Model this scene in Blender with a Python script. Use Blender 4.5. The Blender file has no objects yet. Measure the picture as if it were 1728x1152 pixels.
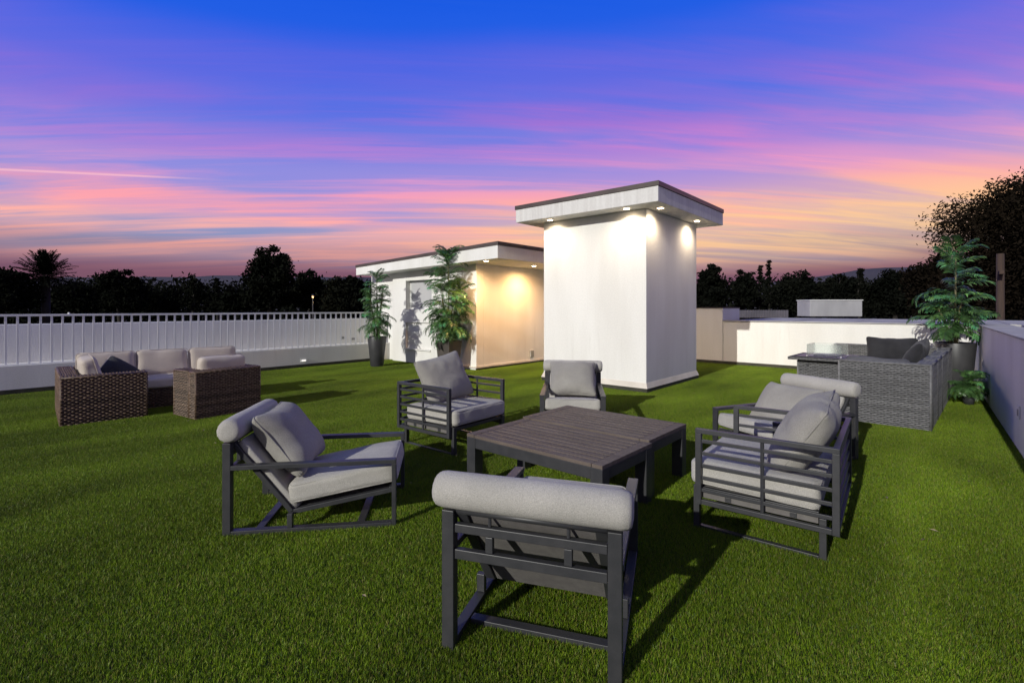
import bpy, math, random
import numpy as np
from mathutils import Vector, Matrix, noise as mnoise

R = math.radians
sc = bpy.context.scene
col = sc.collection
random.seed(7)

def srgb(r, g, b):
    def f(c):
        c /= 255.0
        return c / 12.92 if c <= .04045 else ((c + .055) / 1.055) ** 2.4
    return (f(r), f(g), f(b), 1.0)

# ------------------------------------------------------------------ camera
# world axes: +x runs into the terrace along its right-hand parapet, +y runs across it to the railing
FW = (.752, .659); RT = (.659, -.752)          # camera forward / right on the ground
def cw(X, D):                                   # camera-ground metres -> world x, y
    return (RT[0] * X + FW[0] * D, RT[1] * X + FW[1] * D)
CAM_H = 1.35
cd = bpy.data.cameras.new('camera')
cam = bpy.data.objects.new('camera', cd)
cam.location = (0, 0, CAM_H)
cam.rotation_euler = (R(90), 0, math.atan2(FW[1], FW[0]) - R(90))
cd.sensor_width = 36
cd.lens = 36 * 830 / 1728
cd.shift_y = -(576 - 520) / 1728
cd.clip_start = .05
cd.clip_end = 8000
col.objects.link(cam)
sc.camera = cam

# ------------------------------------------------------------------ sky
w = bpy.data.worlds.new('World'); sc.world = w; w.use_nodes = True
nt = w.node_tree; N = nt.nodes; L = nt.links
N.clear()
def nd(t, **k):
    n = N.new(t)
    for a, b in k.items(): setattr(n, a, b)
    return n
def mth(op, a, b=None, c=None, clamp=False):
    n = nd('ShaderNodeMath', operation=op, use_clamp=clamp)
    for i, v in enumerate((a, b, c)):
        if v is None: continue
        if isinstance(v, (int, float)): n.inputs[i].default_value = v
        else: L.new(v, n.inputs[i])
    return n.outputs[0]
def ramp(fac, stops, interp='EASE'):
    n = nd('ShaderNodeValToRGB'); n.color_ramp.interpolation = interp
    e = n.color_ramp.elements
    while len(e) < len(stops): e.new(1.0)
    for i, (p, c) in enumerate(stops):
        e[i].position = p; e[i].color = c
    L.new(fac, n.inputs[0])
    return n.outputs[0]
def mix(f, a, b):
    n = nd('ShaderNodeMix', data_type='RGBA')
    if isinstance(f, (int, float)): n.inputs[0].default_value = f
    else: L.new(f, n.inputs[0])
    for s, v in ((6, a), (7, b)):
        if isinstance(v, tuple): n.inputs[s].default_value = v
        else: L.new(v, n.inputs[s])
    return n.outputs[2]
tc = nd('ShaderNodeTexCoord')
sep = nd('ShaderNodeSeparateXYZ'); L.new(tc.outputs['Generated'], sep.inputs[0])
dx, dy, dz = sep.outputs
z = mth('MAXIMUM', dz, 0.0)
s = mth('ADD', mth('MULTIPLY', dx, RT[0]), mth('MULTIPLY', dy, RT[1]))
c = mth('ADD', mth('MULTIPLY', dx, FW[0]), mth('MULTIPLY', dy, FW[1]))
zz = mth('ADD', z, .10)
pu = mth('DIVIDE', s, zz); pv = mth('DIVIDE', c, zz)
tilt = mth('ADD', pv, mth('MULTIPLY', pu, -.09))
def cloudnoise(sx, sy, scale, off, detail=6, rough=.55, dist=.0):
    cmb = nd('ShaderNodeCombineXYZ')
    L.new(mth('MULTIPLY', pu, sx), cmb.inputs[0]); L.new(mth('MULTIPLY', tilt, sy), cmb.inputs[1]); cmb.inputs[2].default_value = off
    n = nd('ShaderNodeTexNoise'); n.inputs['Scale'].default_value = scale; n.inputs['Detail'].default_value = detail
    n.inputs['Roughness'].default_value = rough; n.inputs['Distortion'].default_value = dist
    L.new(cmb.outputs[0], n.inputs['Vector'])
    return n.outputs['Fac']
def smooth(v, a, b):
    n = nd('ShaderNodeMapRange', interpolation_type='SMOOTHSTEP', clamp=True)
    L.new(v, n.inputs[0]); n.inputs[1].default_value = a; n.inputs[2].default_value = b
    return n.outputs[0]
n1 = cloudnoise(.22, 1.0, 1.0, 3.1, 7, .55, .5)
n2 = cloudnoise(.35, 2.4, 1.3, 8.4, 6, .6, .3)
n3 = cloudnoise(.08, .45, 1.0, 5.7, 4, .5, .2)
zc = mth('ADD', mth('ADD', z, mth('MULTIPLY', mth('SUBTRACT', n3, .5), .10)), mth('MULTIPLY', mth('MAXIMUM', mth('MULTIPLY', s, -1.0), 0.0), mth('MULTIPLY', smooth(z, .05, .40), .085)))
base = ramp(zc, [(0, srgb(88, 54, 78)), (.06, srgb(132, 90, 112)), (.10, srgb(146, 132, 158)), (.14, srgb(140, 150, 194)), (.19, srgb(148, 152, 218)),
                 (.26, srgb(144, 142, 224)), (.33, srgb(116, 126, 226)), (.40, srgb(88, 112, 228)), (.47, srgb(48, 100, 230)), (.56, srgb(18, 88, 228)), (.75, srgb(44, 78, 160)), (1, srgb(62, 76, 122))])
cloud = ramp(zc, [(0, srgb(112, 66, 80)), (.06, srgb(170, 108, 114)), (.10, srgb(222, 156, 150)), (.15, srgb(254, 180, 170)), (.20, srgb(254, 164, 176)),
                  (.25, srgb(234, 156, 200)), (.31, srgb(206, 132, 208)), (.37, srgb(164, 114, 212)), (.44, srgb(104, 106, 224)), (.52, srgb(34, 94, 228)), (.75, srgb(44, 78, 160)), (1, srgb(62, 76, 122))])
sun_az = mth('ADD', mth('MULTIPLY', s, .54), mth('MULTIPLY', c, .84))
warm = smooth(sun_az, .45, 1.0)
band = mth('MULTIPLY', smooth(z, .10, .17), mth('SUBTRACT', 1.0, smooth(z, .20, .32)))
n4 = cloudnoise(.16, 3.2, 1.6, 12.3, 5, .62, .25)
mask = mth('ADD', mth('MULTIPLY', smooth(n1, .43, .60), .62), mth('ADD', mth('MULTIPLY', smooth(n2, .46, .64), .40), mth('MULTIPLY', smooth(n4, .48, .66), .36)))
mask = mth('ADD', mask, mth('MULTIPLY', mth('MULTIPLY', warm, band), .38), clamp=True)
mask = mth('MULTIPLY', mask, mth('ADD', .25, mth('MULTIPLY', smooth(z, .05, .115), .75)))
skyc = mix(mask, base, cloud)
# warmest where the sun went down: ahead and to the right
glow = mth('MULTIPLY', smooth(sun_az, .62, 1.0), mth('MULTIPLY', smooth(z, .05, .13), mth('SUBTRACT', 1.0, smooth(z, .15, .26))))
glow = mth('MULTIPLY', glow, mth('ADD', .42, mth('MULTIPLY', smooth(n2, .36, .6), .58)))
skyc = mix(mth('MULTIPLY', glow, .80), skyc, srgb(255, 208, 150))
# dusky air on the horizon
hz = mth('SUBTRACT', 1.0, smooth(z, .0, .10))
skyc = mix(mth('MULTIPLY', hz, .82), skyc, srgb(100, 74, 92))
# unseen sky behind the camera greyed, toned to neutralise the fill on the walls
skyc = mix(mth('MULTIPLY', smooth(mth('MULTIPLY', c, -1.0), -.25, .6), .8), skyc, srgb(142, 140, 151))
# a thin vapour trail high on the left
def ray(px, py):
    X, Z = (px - 864) / 830, (520 - py) / 830
    return Vector((RT[0] * X + FW[0], RT[1] * X + FW[1], Z)).normalized()
tn = ray(0, 286).cross(ray(420, 306)).normalized()
td = mth('ABSOLUTE', mth('ADD', mth('ADD', mth('MULTIPLY', dx, tn.x), mth('MULTIPLY', dy, tn.y)), mth('MULTIPLY', dz, tn.z)))
trail = mth('MULTIPLY', mth('SUBTRACT', 1.0, smooth(td, .0004, .0026)), mth('SUBTRACT', 1.0, smooth(s, -.62, -.42)))
trail = mth('MULTIPLY', mth('MULTIPLY', trail, smooth(n2, .30, .55)), mth('MULTIPLY', smooth(c, .2, .5), .75))
skyc = mix(trail, skyc, srgb(250, 190, 206))
bg = nd('ShaderNodeBackground'); bg.inputs['Strength'].default_value = 1.0
L.new(skyc, bg.inputs['Color'])
out = nd('ShaderNodeOutputWorld'); L.new(bg.outputs[0], out.inputs[0])

# ------------------------------------------------------------------ the one key light: sun lamp standing in for the photographer's strobe
AZ, EL = R(39), R(21.5)
hx, hy = cw(math.sin(AZ), math.cos(AZ))
trav = Vector((hx * math.cos(EL), hy * math.cos(EL), -math.sin(EL)))
sd = bpy.data.lights.new('sun', 'SUN'); sd.energy = 3.3; sd.angle = R(.5); sd.color = (1, .98, .90)
so = bpy.data.objects.new('sun', sd); so.rotation_euler = trav.to_track_quat('-Z', 'Y').to_euler(); so.location = (-3, -2, 9)
col.objects.link(so)

vs = sc.view_settings
vs.view_transform = 'Standard'; vs.look = 'None'; vs.exposure = 0.0; vs.gamma = 1.0; vs.use_curve_mapping = False
sc.render.engine = 'CYCLES'
sc.cycles.use_denoising = True
sc.cycles.max_bounces = 6; sc.cycles.diffuse_bounces = 3; sc.cycles.transparent_max_bounces = 8
sc.cycles.sample_clamp_indirect = 4.0

# ------------------------------------------------------------------ materials
def lin(r, g, b): return (r, g, b, 1.0)
def material(name, c1, c2=None, scale=8.0, rough=.6, bump=0.0, bscale=80.0, metal=0.0, detail=5, island=0.0, stretch=None, spec=.5,
             contrast=(.35, .65), fine=None, space='Object', sheen=0.0, translucent=0.0, streak=0.0):
    m = bpy.data.materials.new(name); m.use_nodes = True
    t = m.node_tree; n = t.nodes; l = t.links
    p = n['Principled BSDF']
    p.inputs['Roughness'].default_value = rough; p.inputs['Metallic'].default_value = metal
    p.inputs['Specular IOR Level'].default_value = spec
    p.inputs['Base Color'].default_value = c1
    if sheen: p.inputs['Sheen Weight'].default_value = sheen
    if space == 'World':
        vec = n.new('ShaderNodeNewGeometry').outputs['Position']
    else:
        vec = n.new('ShaderNodeTexCoord').outputs['Object']
    if stretch:
        mp = n.new('ShaderNodeMapping'); mp.inputs['Scale'].default_value = stretch
        l.new(vec, mp.inputs[0]); sv = mp.outputs[0]
    else: sv = vec
    colout = None
    if c2 is not None:
        t1 = n.new('ShaderNodeTexNoise'); t1.inputs['Scale'].default_value = scale; t1.inputs['Detail'].default_value = detail
        l.new(sv, t1.inputs['Vector'])
        rp = n.new('ShaderNodeValToRGB'); rp.color_ramp.elements[0].position = contrast[0]; rp.color_ramp.elements[1].position = contrast[1]
        rp.color_ramp.elements[0].color = c1; rp.color_ramp.elements[1].color = c2
        l.new(t1.outputs['Fac'], rp.inputs[0]); colout = rp.outputs[0]
    if fine:
        t2 = n.new('ShaderNodeTexNoise'); t2.inputs['Scale'].default_value = fine[0]; t2.inputs['Detail'].default_value = 2
        l.new(vec, t2.inputs['Vector'])
        mr = n.new('ShaderNodeMapRange'); mr.inputs[1].default_value = .3; mr.inputs[2].default_value = .7
        mr.inputs[3].default_value = 1 - fine[1]; mr.inputs[4].default_value = 1 + fine[1]
        l.new(t2.outputs['Fac'], mr.inputs[0])
        vm = n.new('ShaderNodeVectorMath'); vm.operation = 'SCALE'
        if colout is None: vm.inputs[0].default_value = c1[:3]
        else: l.new(colout, vm.inputs[0])
        l.new(mr.outputs[0], vm.inputs['Scale']); colout = vm.outputs[0]
    if island:
        g = n.new('ShaderNodeNewGeometry')
        mr = n.new('ShaderNodeMapRange'); mr.inputs[3].default_value = 1 - island; mr.inputs[4].default_value = 1 + island
        l.new(g.outputs['Random Per Island'], mr.inputs[0])
        vm = n.new('ShaderNodeVectorMath'); vm.operation = 'SCALE'
        if colout is None: vm.inputs[0].default_value = c1[:3]
        else: l.new(colout, vm.inputs[0])
        l.new(mr.outputs[0], vm.inputs['Scale']); colout = vm.outputs[0]
    if streak:
        mq = n.new('ShaderNodeMapping'); mq.inputs['Scale'].default_value = (7, 7, .28); l.new(vec, mq.inputs[0])
        ts = n.new('ShaderNodeTexNoise'); ts.inputs['Scale'].default_value = 1.6; ts.inputs['Detail'].default_value = 7; ts.inputs['Roughness'].default_value = .7
        l.new(mq.outputs[0], ts.inputs['Vector'])
        tb = n.new('ShaderNodeTexNoise'); tb.inputs['Scale'].default_value = .9; tb.inputs['Detail'].default_value = 3; l.new(vec, tb.inputs['Vector'])
        ma = n.new('ShaderNodeMapRange'); ma.interpolation_type = 'SMOOTHSTEP'; ma.inputs[1].default_value = .52; ma.inputs[2].default_value = .74; l.new(ts.outputs['Fac'], ma.inputs[0])
        mb_ = n.new('ShaderNodeMapRange'); mb_.interpolation_type = 'SMOOTHSTEP'; mb_.inputs[1].default_value = .45; mb_.inputs[2].default_value = .65; l.new(tb.outputs['Fac'], mb_.inputs[0])
        mm = n.new('ShaderNodeMath'); mm.operation = 'MULTIPLY'; l.new(ma.outputs[0], mm.inputs[0]); l.new(mb_.outputs[0], mm.inputs[1])
        mx = n.new('ShaderNodeMix'); mx.data_type = 'RGBA'; mk = n.new('ShaderNodeMath'); mk.operation = 'MULTIPLY'; mk.inputs[1].default_value = streak
        l.new(mm.outputs[0], mk.inputs[0]); l.new(mk.outputs[0], mx.inputs[0]); l.new(colout, mx.inputs[6]); mx.inputs[7].default_value = (.34, .31, .27, 1)
        colout = mx.outputs[2]
    if colout is not None: l.new(colout, p.inputs['Base Color'])
    if bump:
        t3 = n.new('ShaderNodeTexNoise'); t3.inputs['Scale'].default_value = bscale; t3.inputs['Detail'].default_value = 4
        l.new(vec, t3.inputs['Vector'])
        b = n.new('ShaderNodeBump'); b.inputs['Strength'].default_value = bump; b.inputs['Distance'].default_value = .01
        l.new(t3.outputs['Fac'], b.inputs['Height']); l.new(b.outputs[0], p.inputs['Normal'])
    if translucent:
        tr = n.new('ShaderNodeBsdfTranslucent'); ms = n.new('ShaderNodeMixShader'); ms.inputs[0].default_value = translucent
        if colout is not None: l.new(colout, tr.inputs['Color'])
        else: tr.inputs['Color'].default_value = c1
        o = n['Material Output']; l.new(p.outputs[0], ms.inputs[1]); l.new(tr.outputs[0], ms.inputs[2]); l.new(ms.outputs[0], o.inputs[0])
    return m
def emitter(name, color, strength):
    m = bpy.data.materials.new(name); m.use_nodes = True
    p = m.node_tree.nodes['Principled BSDF']
    p.inputs['Base Color'].default_value = (.8, .8, .8, 1)
    p.inputs['Emission Color'].default_value = color; p.inputs['Emission Strength'].default_value = strength
    return m

M = {}
M['stucco'] = material('white_stucco', lin(.80, .79, .755), lin(.725, .71, .67), 1.3, .75, .35, 70, stretch=(1.6, 1.6, .35), fine=(38, .03), spec=.3, streak=.18)
M['fascia'] = material('stained_fascia', lin(.70, .69, .665), lin(.60, .585, .56), 5.0, .75, .2, 160, stretch=(2.2, 2.2, .12), fine=(30, .04), spec=.3, streak=.5)
M['rail'] = material('white_enamel', lin(.84, .84, .84), lin(.80, .80, .79), 6, .35, 0)
M['base_shade'] = material('dark_baseboard_shade', lin(.028, .03, .018), lin(.05, .045, .03), 9, .8, .3, 60)  # dark strip at wall feet: baseboard with its shadow put into the colour
M['coping'] = material('brown_metal_coping', lin(.105, .085, .072), lin(.075, .062, .055), 3, .4, 0, metal=.2)
M['cement'] = material('cement_skirting', lin(.66, .62, .56), lin(.56, .52, .46), 3, .85, .4, 90)
M['roofskin'] = material('roof_membrane', lin(.46, .45, .44), lin(.33, .32, .32), 1.4, .8, .25, 40, stretch=(1, 1, 1), fine=(25, .08))
M['metal'] = material('charcoal_metal', lin(.031, .032, .035), lin(.042, .042, .045), 14, .45, .03, 300, fine=(160, .06))
M['top'] = material('brown_grey_planks', lin(.115, .092, .076), lin(.158, .128, .106), 3.0, .62, .12, 260, stretch=(9, 1.0, 1), island=.18, fine=(120, .12), spec=.15)
M['fabric'] = material('light_grey_fabric', lin(.47, .45, .41), lin(.40, .385, .35), 4, .95, .6, 380, fine=(300, .22), sheen=.1, spec=.15)
M['pillow'] = material('grey_pillow_fabric', lin(.35, .335, .30), lin(.295, .28, .255), 4, .95, .6, 380, fine=(300, .22), sheen=.1, spec=.15)
M['sling'] = material('grey_sling', lin(.17, .16, .15), lin(.14, .13, .125), 20, .9, .4, 500, spec=.2)
M['cream'] = material('cream_fabric', lin(.56, .49, .42), lin(.48, .42, .365), 4, .95, .4, 380, fine=(260, .08), sheen=.1, spec=.15)
M['charcoal_cloth'] = material('charcoal_fabric', lin(.022, .022, .025), lin(.034, .034, .038), 6, .95, .4, 380, fine=(260, .15), sheen=.1, spec=.15)
M['greycloth'] = material('mid_grey_fabric', lin(.10, .10, .105), lin(.135, .135, .14), 6, .95, .4, 380, fine=(260, .15), spec=.15)
M['wickb'] = material('brown_wicker', lin(.080, .050, .033), lin(.165, .112, .078), 26, .45, .15, 200, island=.35, spec=.3)
M['wickb_core'] = material('brown_wicker_core', lin(.016, .011, .009), None, rough=.8)
M['wickg'] = material('grey_wicker', lin(.115, .114, .114), lin(.170, .169, .169), 26, .5, .15, 200, island=.18, spec=.3)
M['wickg_core'] = material('grey_wicker_core', lin(.016, .016, .018), None, rough=.8)
M['thatch'] = material('turf_backing', lin(.018, .024, .008), lin(.035, .036, .014), 60, .95, .4, 200, space='World')
M['pot'] = material('charcoal_pot', lin(.035, .035, .037), lin(.05, .05, .052), 6, .38, .05, 200)
M['potb'] = material('brown_pot', lin(.085, .072, .062), lin(.06, .052, .046), 6, .5, .1, 150)
M['soil'] = material('potting_soil', lin(.02, .014, .010), lin(.05, .035, .025), 40, .95, .8, 60)
M['frond'] = material('palm_leaf', lin(.045, .120, .035), lin(.085, .165, .050), 6, .36, .08, 90, island=.5, translucent=.2)
M['frond_bright'] = material('palm_leaf_bright', lin(.08, .30, .15), lin(.17, .34, .08), 5, .36, .08, 90, island=.35, translucent=.25)
M['cane'] = material('palm_cane', lin(.16, .15, .06), lin(.09, .075, .04), 30, .6, .2, 80)
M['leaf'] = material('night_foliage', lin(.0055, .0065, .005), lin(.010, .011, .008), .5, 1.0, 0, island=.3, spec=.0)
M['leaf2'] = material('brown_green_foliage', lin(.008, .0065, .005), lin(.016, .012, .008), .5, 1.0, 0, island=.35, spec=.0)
M['bark'] = material('tree_bark', lin(.022, .018, .014), lin(.014, .012, .010), 5, .9, .5, 12)
M['pole'] = material('pole_timber', lin(.06, .036, .025), lin(.042, .027, .02), 4, .85, .4, 30, stretch=(6, 6, .5))
M['earth'] = material('dark_ground', lin(.03, .032, .02), lin(.045, .042, .03), .05, .95, 0, space='World')
M['hill'] = material('far_hill', lin(.040, .038, .042), lin(.055, .050, .052), .004, .95, 0, space='World')
M['plastic'] = material('white_plastic', lin(.72, .72, .70), None, rough=.4)
M['greyplastic'] = material('grey_plastic', lin(.30, .30, .29), lin(.25, .25, .24), 12, .5)
M['acmetal'] = material('painted_sheet_metal', lin(.40, .40, .41), lin(.33, .33, .34), 3, .5, .05, 60, stretch=(1, 1, .3))
M['screen'] = material('corrugated_sheet', lin(.12, .11, .13), lin(.09, .085, .10), 3, .6)
M['dark_wall'] = material('neighbour_stucco', lin(.16, .15, .16), lin(.11, .105, .11), .4, .9)  # plain dark grey stucco for the building body
M['lamp_warm'] = emitter('warm_lamp_glass', (1, .80, .52, 1), 30)
M['lamp_step'] = emitter('step_lamp_glass', (1, .95, .88, 1), .9)
M['lamp_street'] = emitter('street_lamp_glass', (1, .50, .14, 1), 7)
gm = bpy.data.materials.new('clear_glass'); gm.use_nodes = True
_g = gm.node_tree.nodes; _p = _g['Principled BSDF']
_p.inputs['Base Color'].default_value = (.88, .95, .93, 1); _p.inputs['Roughness'].default_value = .04
_p.inputs['Transmission Weight'].default_value = .92; _p.inputs['IOR'].default_value = 1.2; _p.inputs['Alpha'].default_value = .55
M['glass'] = gm

# turf blades: long fresh green fibres over a brownish curl, tone drifting over the terrace
def turf_material():
    m = bpy.data.materials.new('turf_blades'); m.use_nodes = True
    t = m.node_tree; n = t.nodes; l = t.links; p = n['Principled BSDF']
    g = n.new('ShaderNodeNewGeometry')
    t1 = n.new('ShaderNodeTexNoise'); t1.inputs['Scale'].default_value = .55; t1.inputs['Detail'].default_value = 6
    mp = n.new('ShaderNodeMapping'); mp.inputs['Rotation'].default_value = (0, 0, R(35)); mp.inputs['Scale'].default_value = (1, 2.6, 1)
    l.new(g.outputs['Position'], mp.inputs[0]); l.new(mp.outputs[0], t1.inputs['Vector'])
    r1 = n.new('ShaderNodeValToRGB'); e = r1.color_ramp.elements
    e[0].position = 0; e[0].color = lin(.03, .065, .006)
    e[1].position = 1; e[1].color = lin(.30, .31, .05)
    for q, cc in ((.25, lin(.095, .180, .008)), (.55, lin(.185, .295, .010)), (.8, lin(.24, .345, .015)), (.92, lin(.22, .18, .06))):
        k = e.new(q); k.color = cc
    l.new(g.outputs['Random Per Island'], r1.inputs[0])
    mr = n.new('ShaderNodeMapRange'); mr.inputs[1].default_value = .3; mr.inputs[2].default_value = .7; mr.inputs[3].default_value = .62; mr.inputs[4].default_value = 1.32
    l.new(t1.outputs['Fac'], mr.inputs[0])
    vm = n.new('ShaderNodeVectorMath'); vm.operation = 'SCALE'
    l.new(r1.outputs[0], vm.inputs[0]); l.new(mr.outputs[0], vm.inputs['Scale'])
    l.new(vm.outputs[0], p.inputs['Base Color'])
    p.inputs['Roughness'].default_value = .5; p.inputs['Specular IOR Level'].default_value = .35
    tr = n.new('ShaderNodeBsdfTranslucent'); l.new(vm.outputs[0], tr.inputs['Color'])
    ms = n.new('ShaderNodeMixShader'); ms.inputs[0].default_value = .25
    l.new(p.outputs[0], ms.inputs[1]); l.new(tr.outputs[0], ms.inputs[2]); l.new(ms.outputs[0], n['Material Output'].inputs[0])
    return m
M['turf'] = turf_material()

# ------------------------------------------------------------------ mesh helpers
class MB:
    def __init__(self): self.v = []; self.f = []
    def add(self, vs, fs):
        o = len(self.v); self.v += [tuple(p) for p in vs]; self.f += [tuple(o + i for i in q) for q in fs]
        return self
    def box(self, x0, x1, y0, y1, z0, z1):
        v = [(x0, y0, z0), (x1, y0, z0), (x1, y1, z0), (x0, y1, z0), (x0, y0, z1), (x1, y0, z1), (x1, y1, z1), (x0, y1, z1)]
        return self.add(v, [(0, 3, 2, 1), (4, 5, 6, 7), (0, 1, 5, 4), (1, 2, 6, 5), (2, 3, 7, 6), (3, 0, 4, 7)])
    def bar(self, p0, p1, w, t, up=(0, 0, 1)):      # box along p0-p1; w across, t along up
        p0 = Vector(p0); p1 = Vector(p1); d = (p1 - p0).normalized(); up = Vector(up)
        sd_ = d.cross(up)
        if sd_.length < 1e-5: sd_ = d.cross(Vector((1, 0, 0)))
        sd_.normalize(); u = sd_.cross(d).normalized()
        v = []
        for p in (p0, p1):
            for a, b in ((-1, -1), (1, -1), (1, 1), (-1, 1)): v.append(p + sd_ * (a * w / 2) + u * (b * t / 2))
        return self.add(v, [(0, 1, 2, 3), (7, 6, 5, 4), (0, 4, 5, 1), (1, 5, 6, 2), (2, 6, 7, 3), (3, 7, 4, 0)])
    def tube(self, pts, rad, n=8):
        pts = [Vector(p) for p in pts]
        if isinstance(rad, (int, float)): rad = [rad] * len(pts)
        o = len(self.v); fs = []
        for i, p in enumerate(pts):
            d = (pts[min(i + 1, len(pts) - 1)] - pts[max(i - 1, 0)]).normalized()
            a = d.cross(Vector((0, 0, 1)) if abs(d.z) < .9 else Vector((1, 0, 0))).normalized(); b = d.cross(a)
            for k in range(n):
                t = 2 * math.pi * k / n
                self.v.append(tuple(p + (a * math.cos(t) + b * math.sin(t)) * rad[i]))
        for i in range(len(pts) - 1):
            for k in range(n):
                k2 = (k + 1) % n
                fs.append((o + i * n + k, o + i * n + k2, o + (i + 1) * n + k2, o + (i + 1) * n + k))
        fs.append(tuple(o + k for k in range(n - 1, -1, -1))); fs.append(tuple(o + (len(pts) - 1) * n + k for k in range(n)))
        self.f += fs
        return self
    def lathe(self, prof, n=28, cap=True):          # prof: (r, z) from bottom to top
        o = len(self.v)
        for r_, z_ in prof:
            for k in range(n):
                t = 2 * math.pi * k / n; self.v.append((r_ * math.cos(t), r_ * math.sin(t), z_))
        for i in range(len(prof) - 1):
            for k in range(n):
                k2 = (k + 1) % n
                self.f.append((o + i * n + k, o + i * n + k2, o + (i + 1) * n + k2, o + (i + 1) * n + k))
        if cap:
            self.f.append(tuple(o + k for k in range(n - 1, -1, -1)))
            self.f.append(tuple(o + (len(prof) - 1) * n + k for k in range(n)))
        return self
    def build(self, name, mat, parent=None, bevel=0.0, smooth=False):
        me = bpy.data.meshes.new(name); me.from_pydata(self.v, [], self.f); me.materials.append(mat); me.update()
        if smooth: me.shade_smooth()
        return obj(name, me, parent, bevel)
def obj(name, me, parent=None, bevel=0.0):
    o = bpy.data.objects.new(name, me); col.objects.link(o)
    if parent is not None: o.parent = parent
    if bevel:
        b = o.modifiers.new('edge', 'BEVEL'); b.width = bevel; b.segments = 2; b.limit_method = 'ANGLE'; b.angle_limit = R(40)
    return o
def tag(o, label=None, cat=None, group=None, kind=None):
    if label: o['label'] = label
    if cat: o['category'] = cat
    if group: o['group'] = group
    if kind: o['kind'] = kind
    return o
def thing(name, label, cat, loc=(0, 0, 0), rz=0.0, group=None):
    o = bpy.data.objects.new(name, None); o.empty_display_size = .1; col.objects.link(o)
    o.location = loc; o.rotation_euler = (0, 0, rz)
    return tag(o, label, cat, group)
def copy_tree(o, parent=None):
    k = o.copy(); col.objects.link(k)
    if parent is not None: k.parent = parent
    for ch in list(o.children): copy_tree(ch, k)
    return k
def rot(o, m, loc):
    o.matrix_local = Matrix.Translation(loc) @ m.to_4x4()

def cushion_mesh(sx, sy, sz, r=.03, puff=.02, n=16, pillow=False, pinch=0.0, wr=.003, seed=0, sag=0.0):
    hx, hy, hz = sx / 2, sy / 2, sz / 2
    V = {}; vl = []; fl = []
    def pt(i, j, k):
        key = (i, j, k)
        if key in V: return V[key]
        p = Vector((i / n * 2 - 1, j / n * 2 - 1, k / n * 2 - 1))
        P = Vector((p.x * hx, p.y * hy, p.z * hz)); rr = min(r, hz * .98)
        q = Vector((max(-(hx - rr), min(hx - rr, P.x)), max(-(hy - rr), min(hy - rr, P.y)), max(-(hz - rr), min(hz - rr, P.z))))
        d = P - q
        if d.length > 1e-7: P = q + d.normalized() * rr
        a, b = min(1, abs(P.x) / hx), min(1, abs(P.y) / hy)
        if pillow:
            prof = max(0, (1 - a ** 3.2) * (1 - b ** 3.2)) ** .5
            P.z = P.z * (.10 + .90 * prof)
        P.z += math.copysign(1, P.z) * puff * (1 - a * a) * (1 - b * b) * min(1, abs(P.z) / hz)
        if pinch:
            P.x -= math.copysign(1, P.x) * pinch * (1 - b * b) * a ** 3
            P.y -= math.copysign(1, P.y) * pinch * (1 - a * a) * b ** 3
        if sag: P.z -= sag * (1 - a * a) * (1 - b * b)
        nv = mnoise.noise_vector(P * 5.5 + Vector((seed * 7.3, 0, 0)))
        nv2 = mnoise.noise_vector(P * 17 + Vector((0, seed * 3.1, 0)))
        P += nv * wr * 1.6 + nv2 * wr * .5
        V[key] = len(vl); vl.append(P); return V[key]
    for i in range(n):
        for j in range(n):
            fl.append((pt(i, j, 0), pt(i, j + 1, 0), pt(i + 1, j + 1, 0), pt(i + 1, j, 0)))
            fl.append((pt(i, j, n), pt(i + 1, j, n), pt(i + 1, j + 1, n), pt(i, j + 1, n)))
            fl.append((pt(i, 0, j), pt(i + 1, 0, j), pt(i + 1, 0, j + 1), pt(i, 0, j + 1)))
            fl.append((pt(i, n, j), pt(i, n, j + 1), pt(i + 1, n, j + 1), pt(i + 1, n, j)))
            fl.append((pt(0, i, j), pt(0, i, j + 1), pt(0, i + 1, j + 1), pt(0, i + 1, j)))
            fl.append((pt(n, i, j), pt(n, i + 1, j), pt(n, i + 1, j + 1), pt(n, i, j + 1)))
    me = bpy.data.meshes.new('cushion'); me.from_pydata([tuple(p) for p in vl], [], fl); me.update(); me.shade_smooth()
    return me
def cushion(name, mat, parent, loc, m=None, **k):
    me = cushion_mesh(**k); me.materials.append(mat); me.name = name
    o = obj(name, me, parent)
    rot(o, m if m is not None else Matrix.Identity(3), loc)
    return o
def piping(name, mat, parent, sx, sy, z=0.0, rad=.006, rc=.04, inset=0.0, pinch=0.0):
    mb = MB(); hx, hy = sx / 2 - inset, sy / 2 - inset; pts = []
    for cx, cy, a0 in ((hx - rc, hy - rc, 0), (-hx + rc, hy - rc, 90), (-hx + rc, -hy + rc, 180), (hx - rc, -hy + rc, 270)):
        for q in range(5):
            a = R(a0 + q * 22.5); pts.append((cx + rc * math.cos(a), cy + rc * math.sin(a), z))
    fine = []
    for a_, b_ in zip(pts, pts[1:] + pts[:1]):
        for q in range(4): fine.append(tuple(a_[m] + (b_[m] - a_[m]) * q / 4 for m in range(3)))
    pts = [(x - math.copysign(1, x) * pinch * (1 - min(1, (y / hy) ** 2)) * abs(x / hx) ** 3, y - math.copysign(1, y) * pinch * (1 - min(1, (x / hx) ** 2)) * abs(y / hy) ** 3, z_) for x, y, z_ in fine]
    pts.append(pts[0]); mb.tube(pts, rad, 6)
    return mb.build(name, mat, parent, smooth=True)
def RY(a): return Matrix.Rotation(a, 3, 'Y')
def RX(a): return Matrix.Rotation(a, 3, 'X')
def RZ(a): return Matrix.Rotation(a, 3, 'Z')

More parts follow.
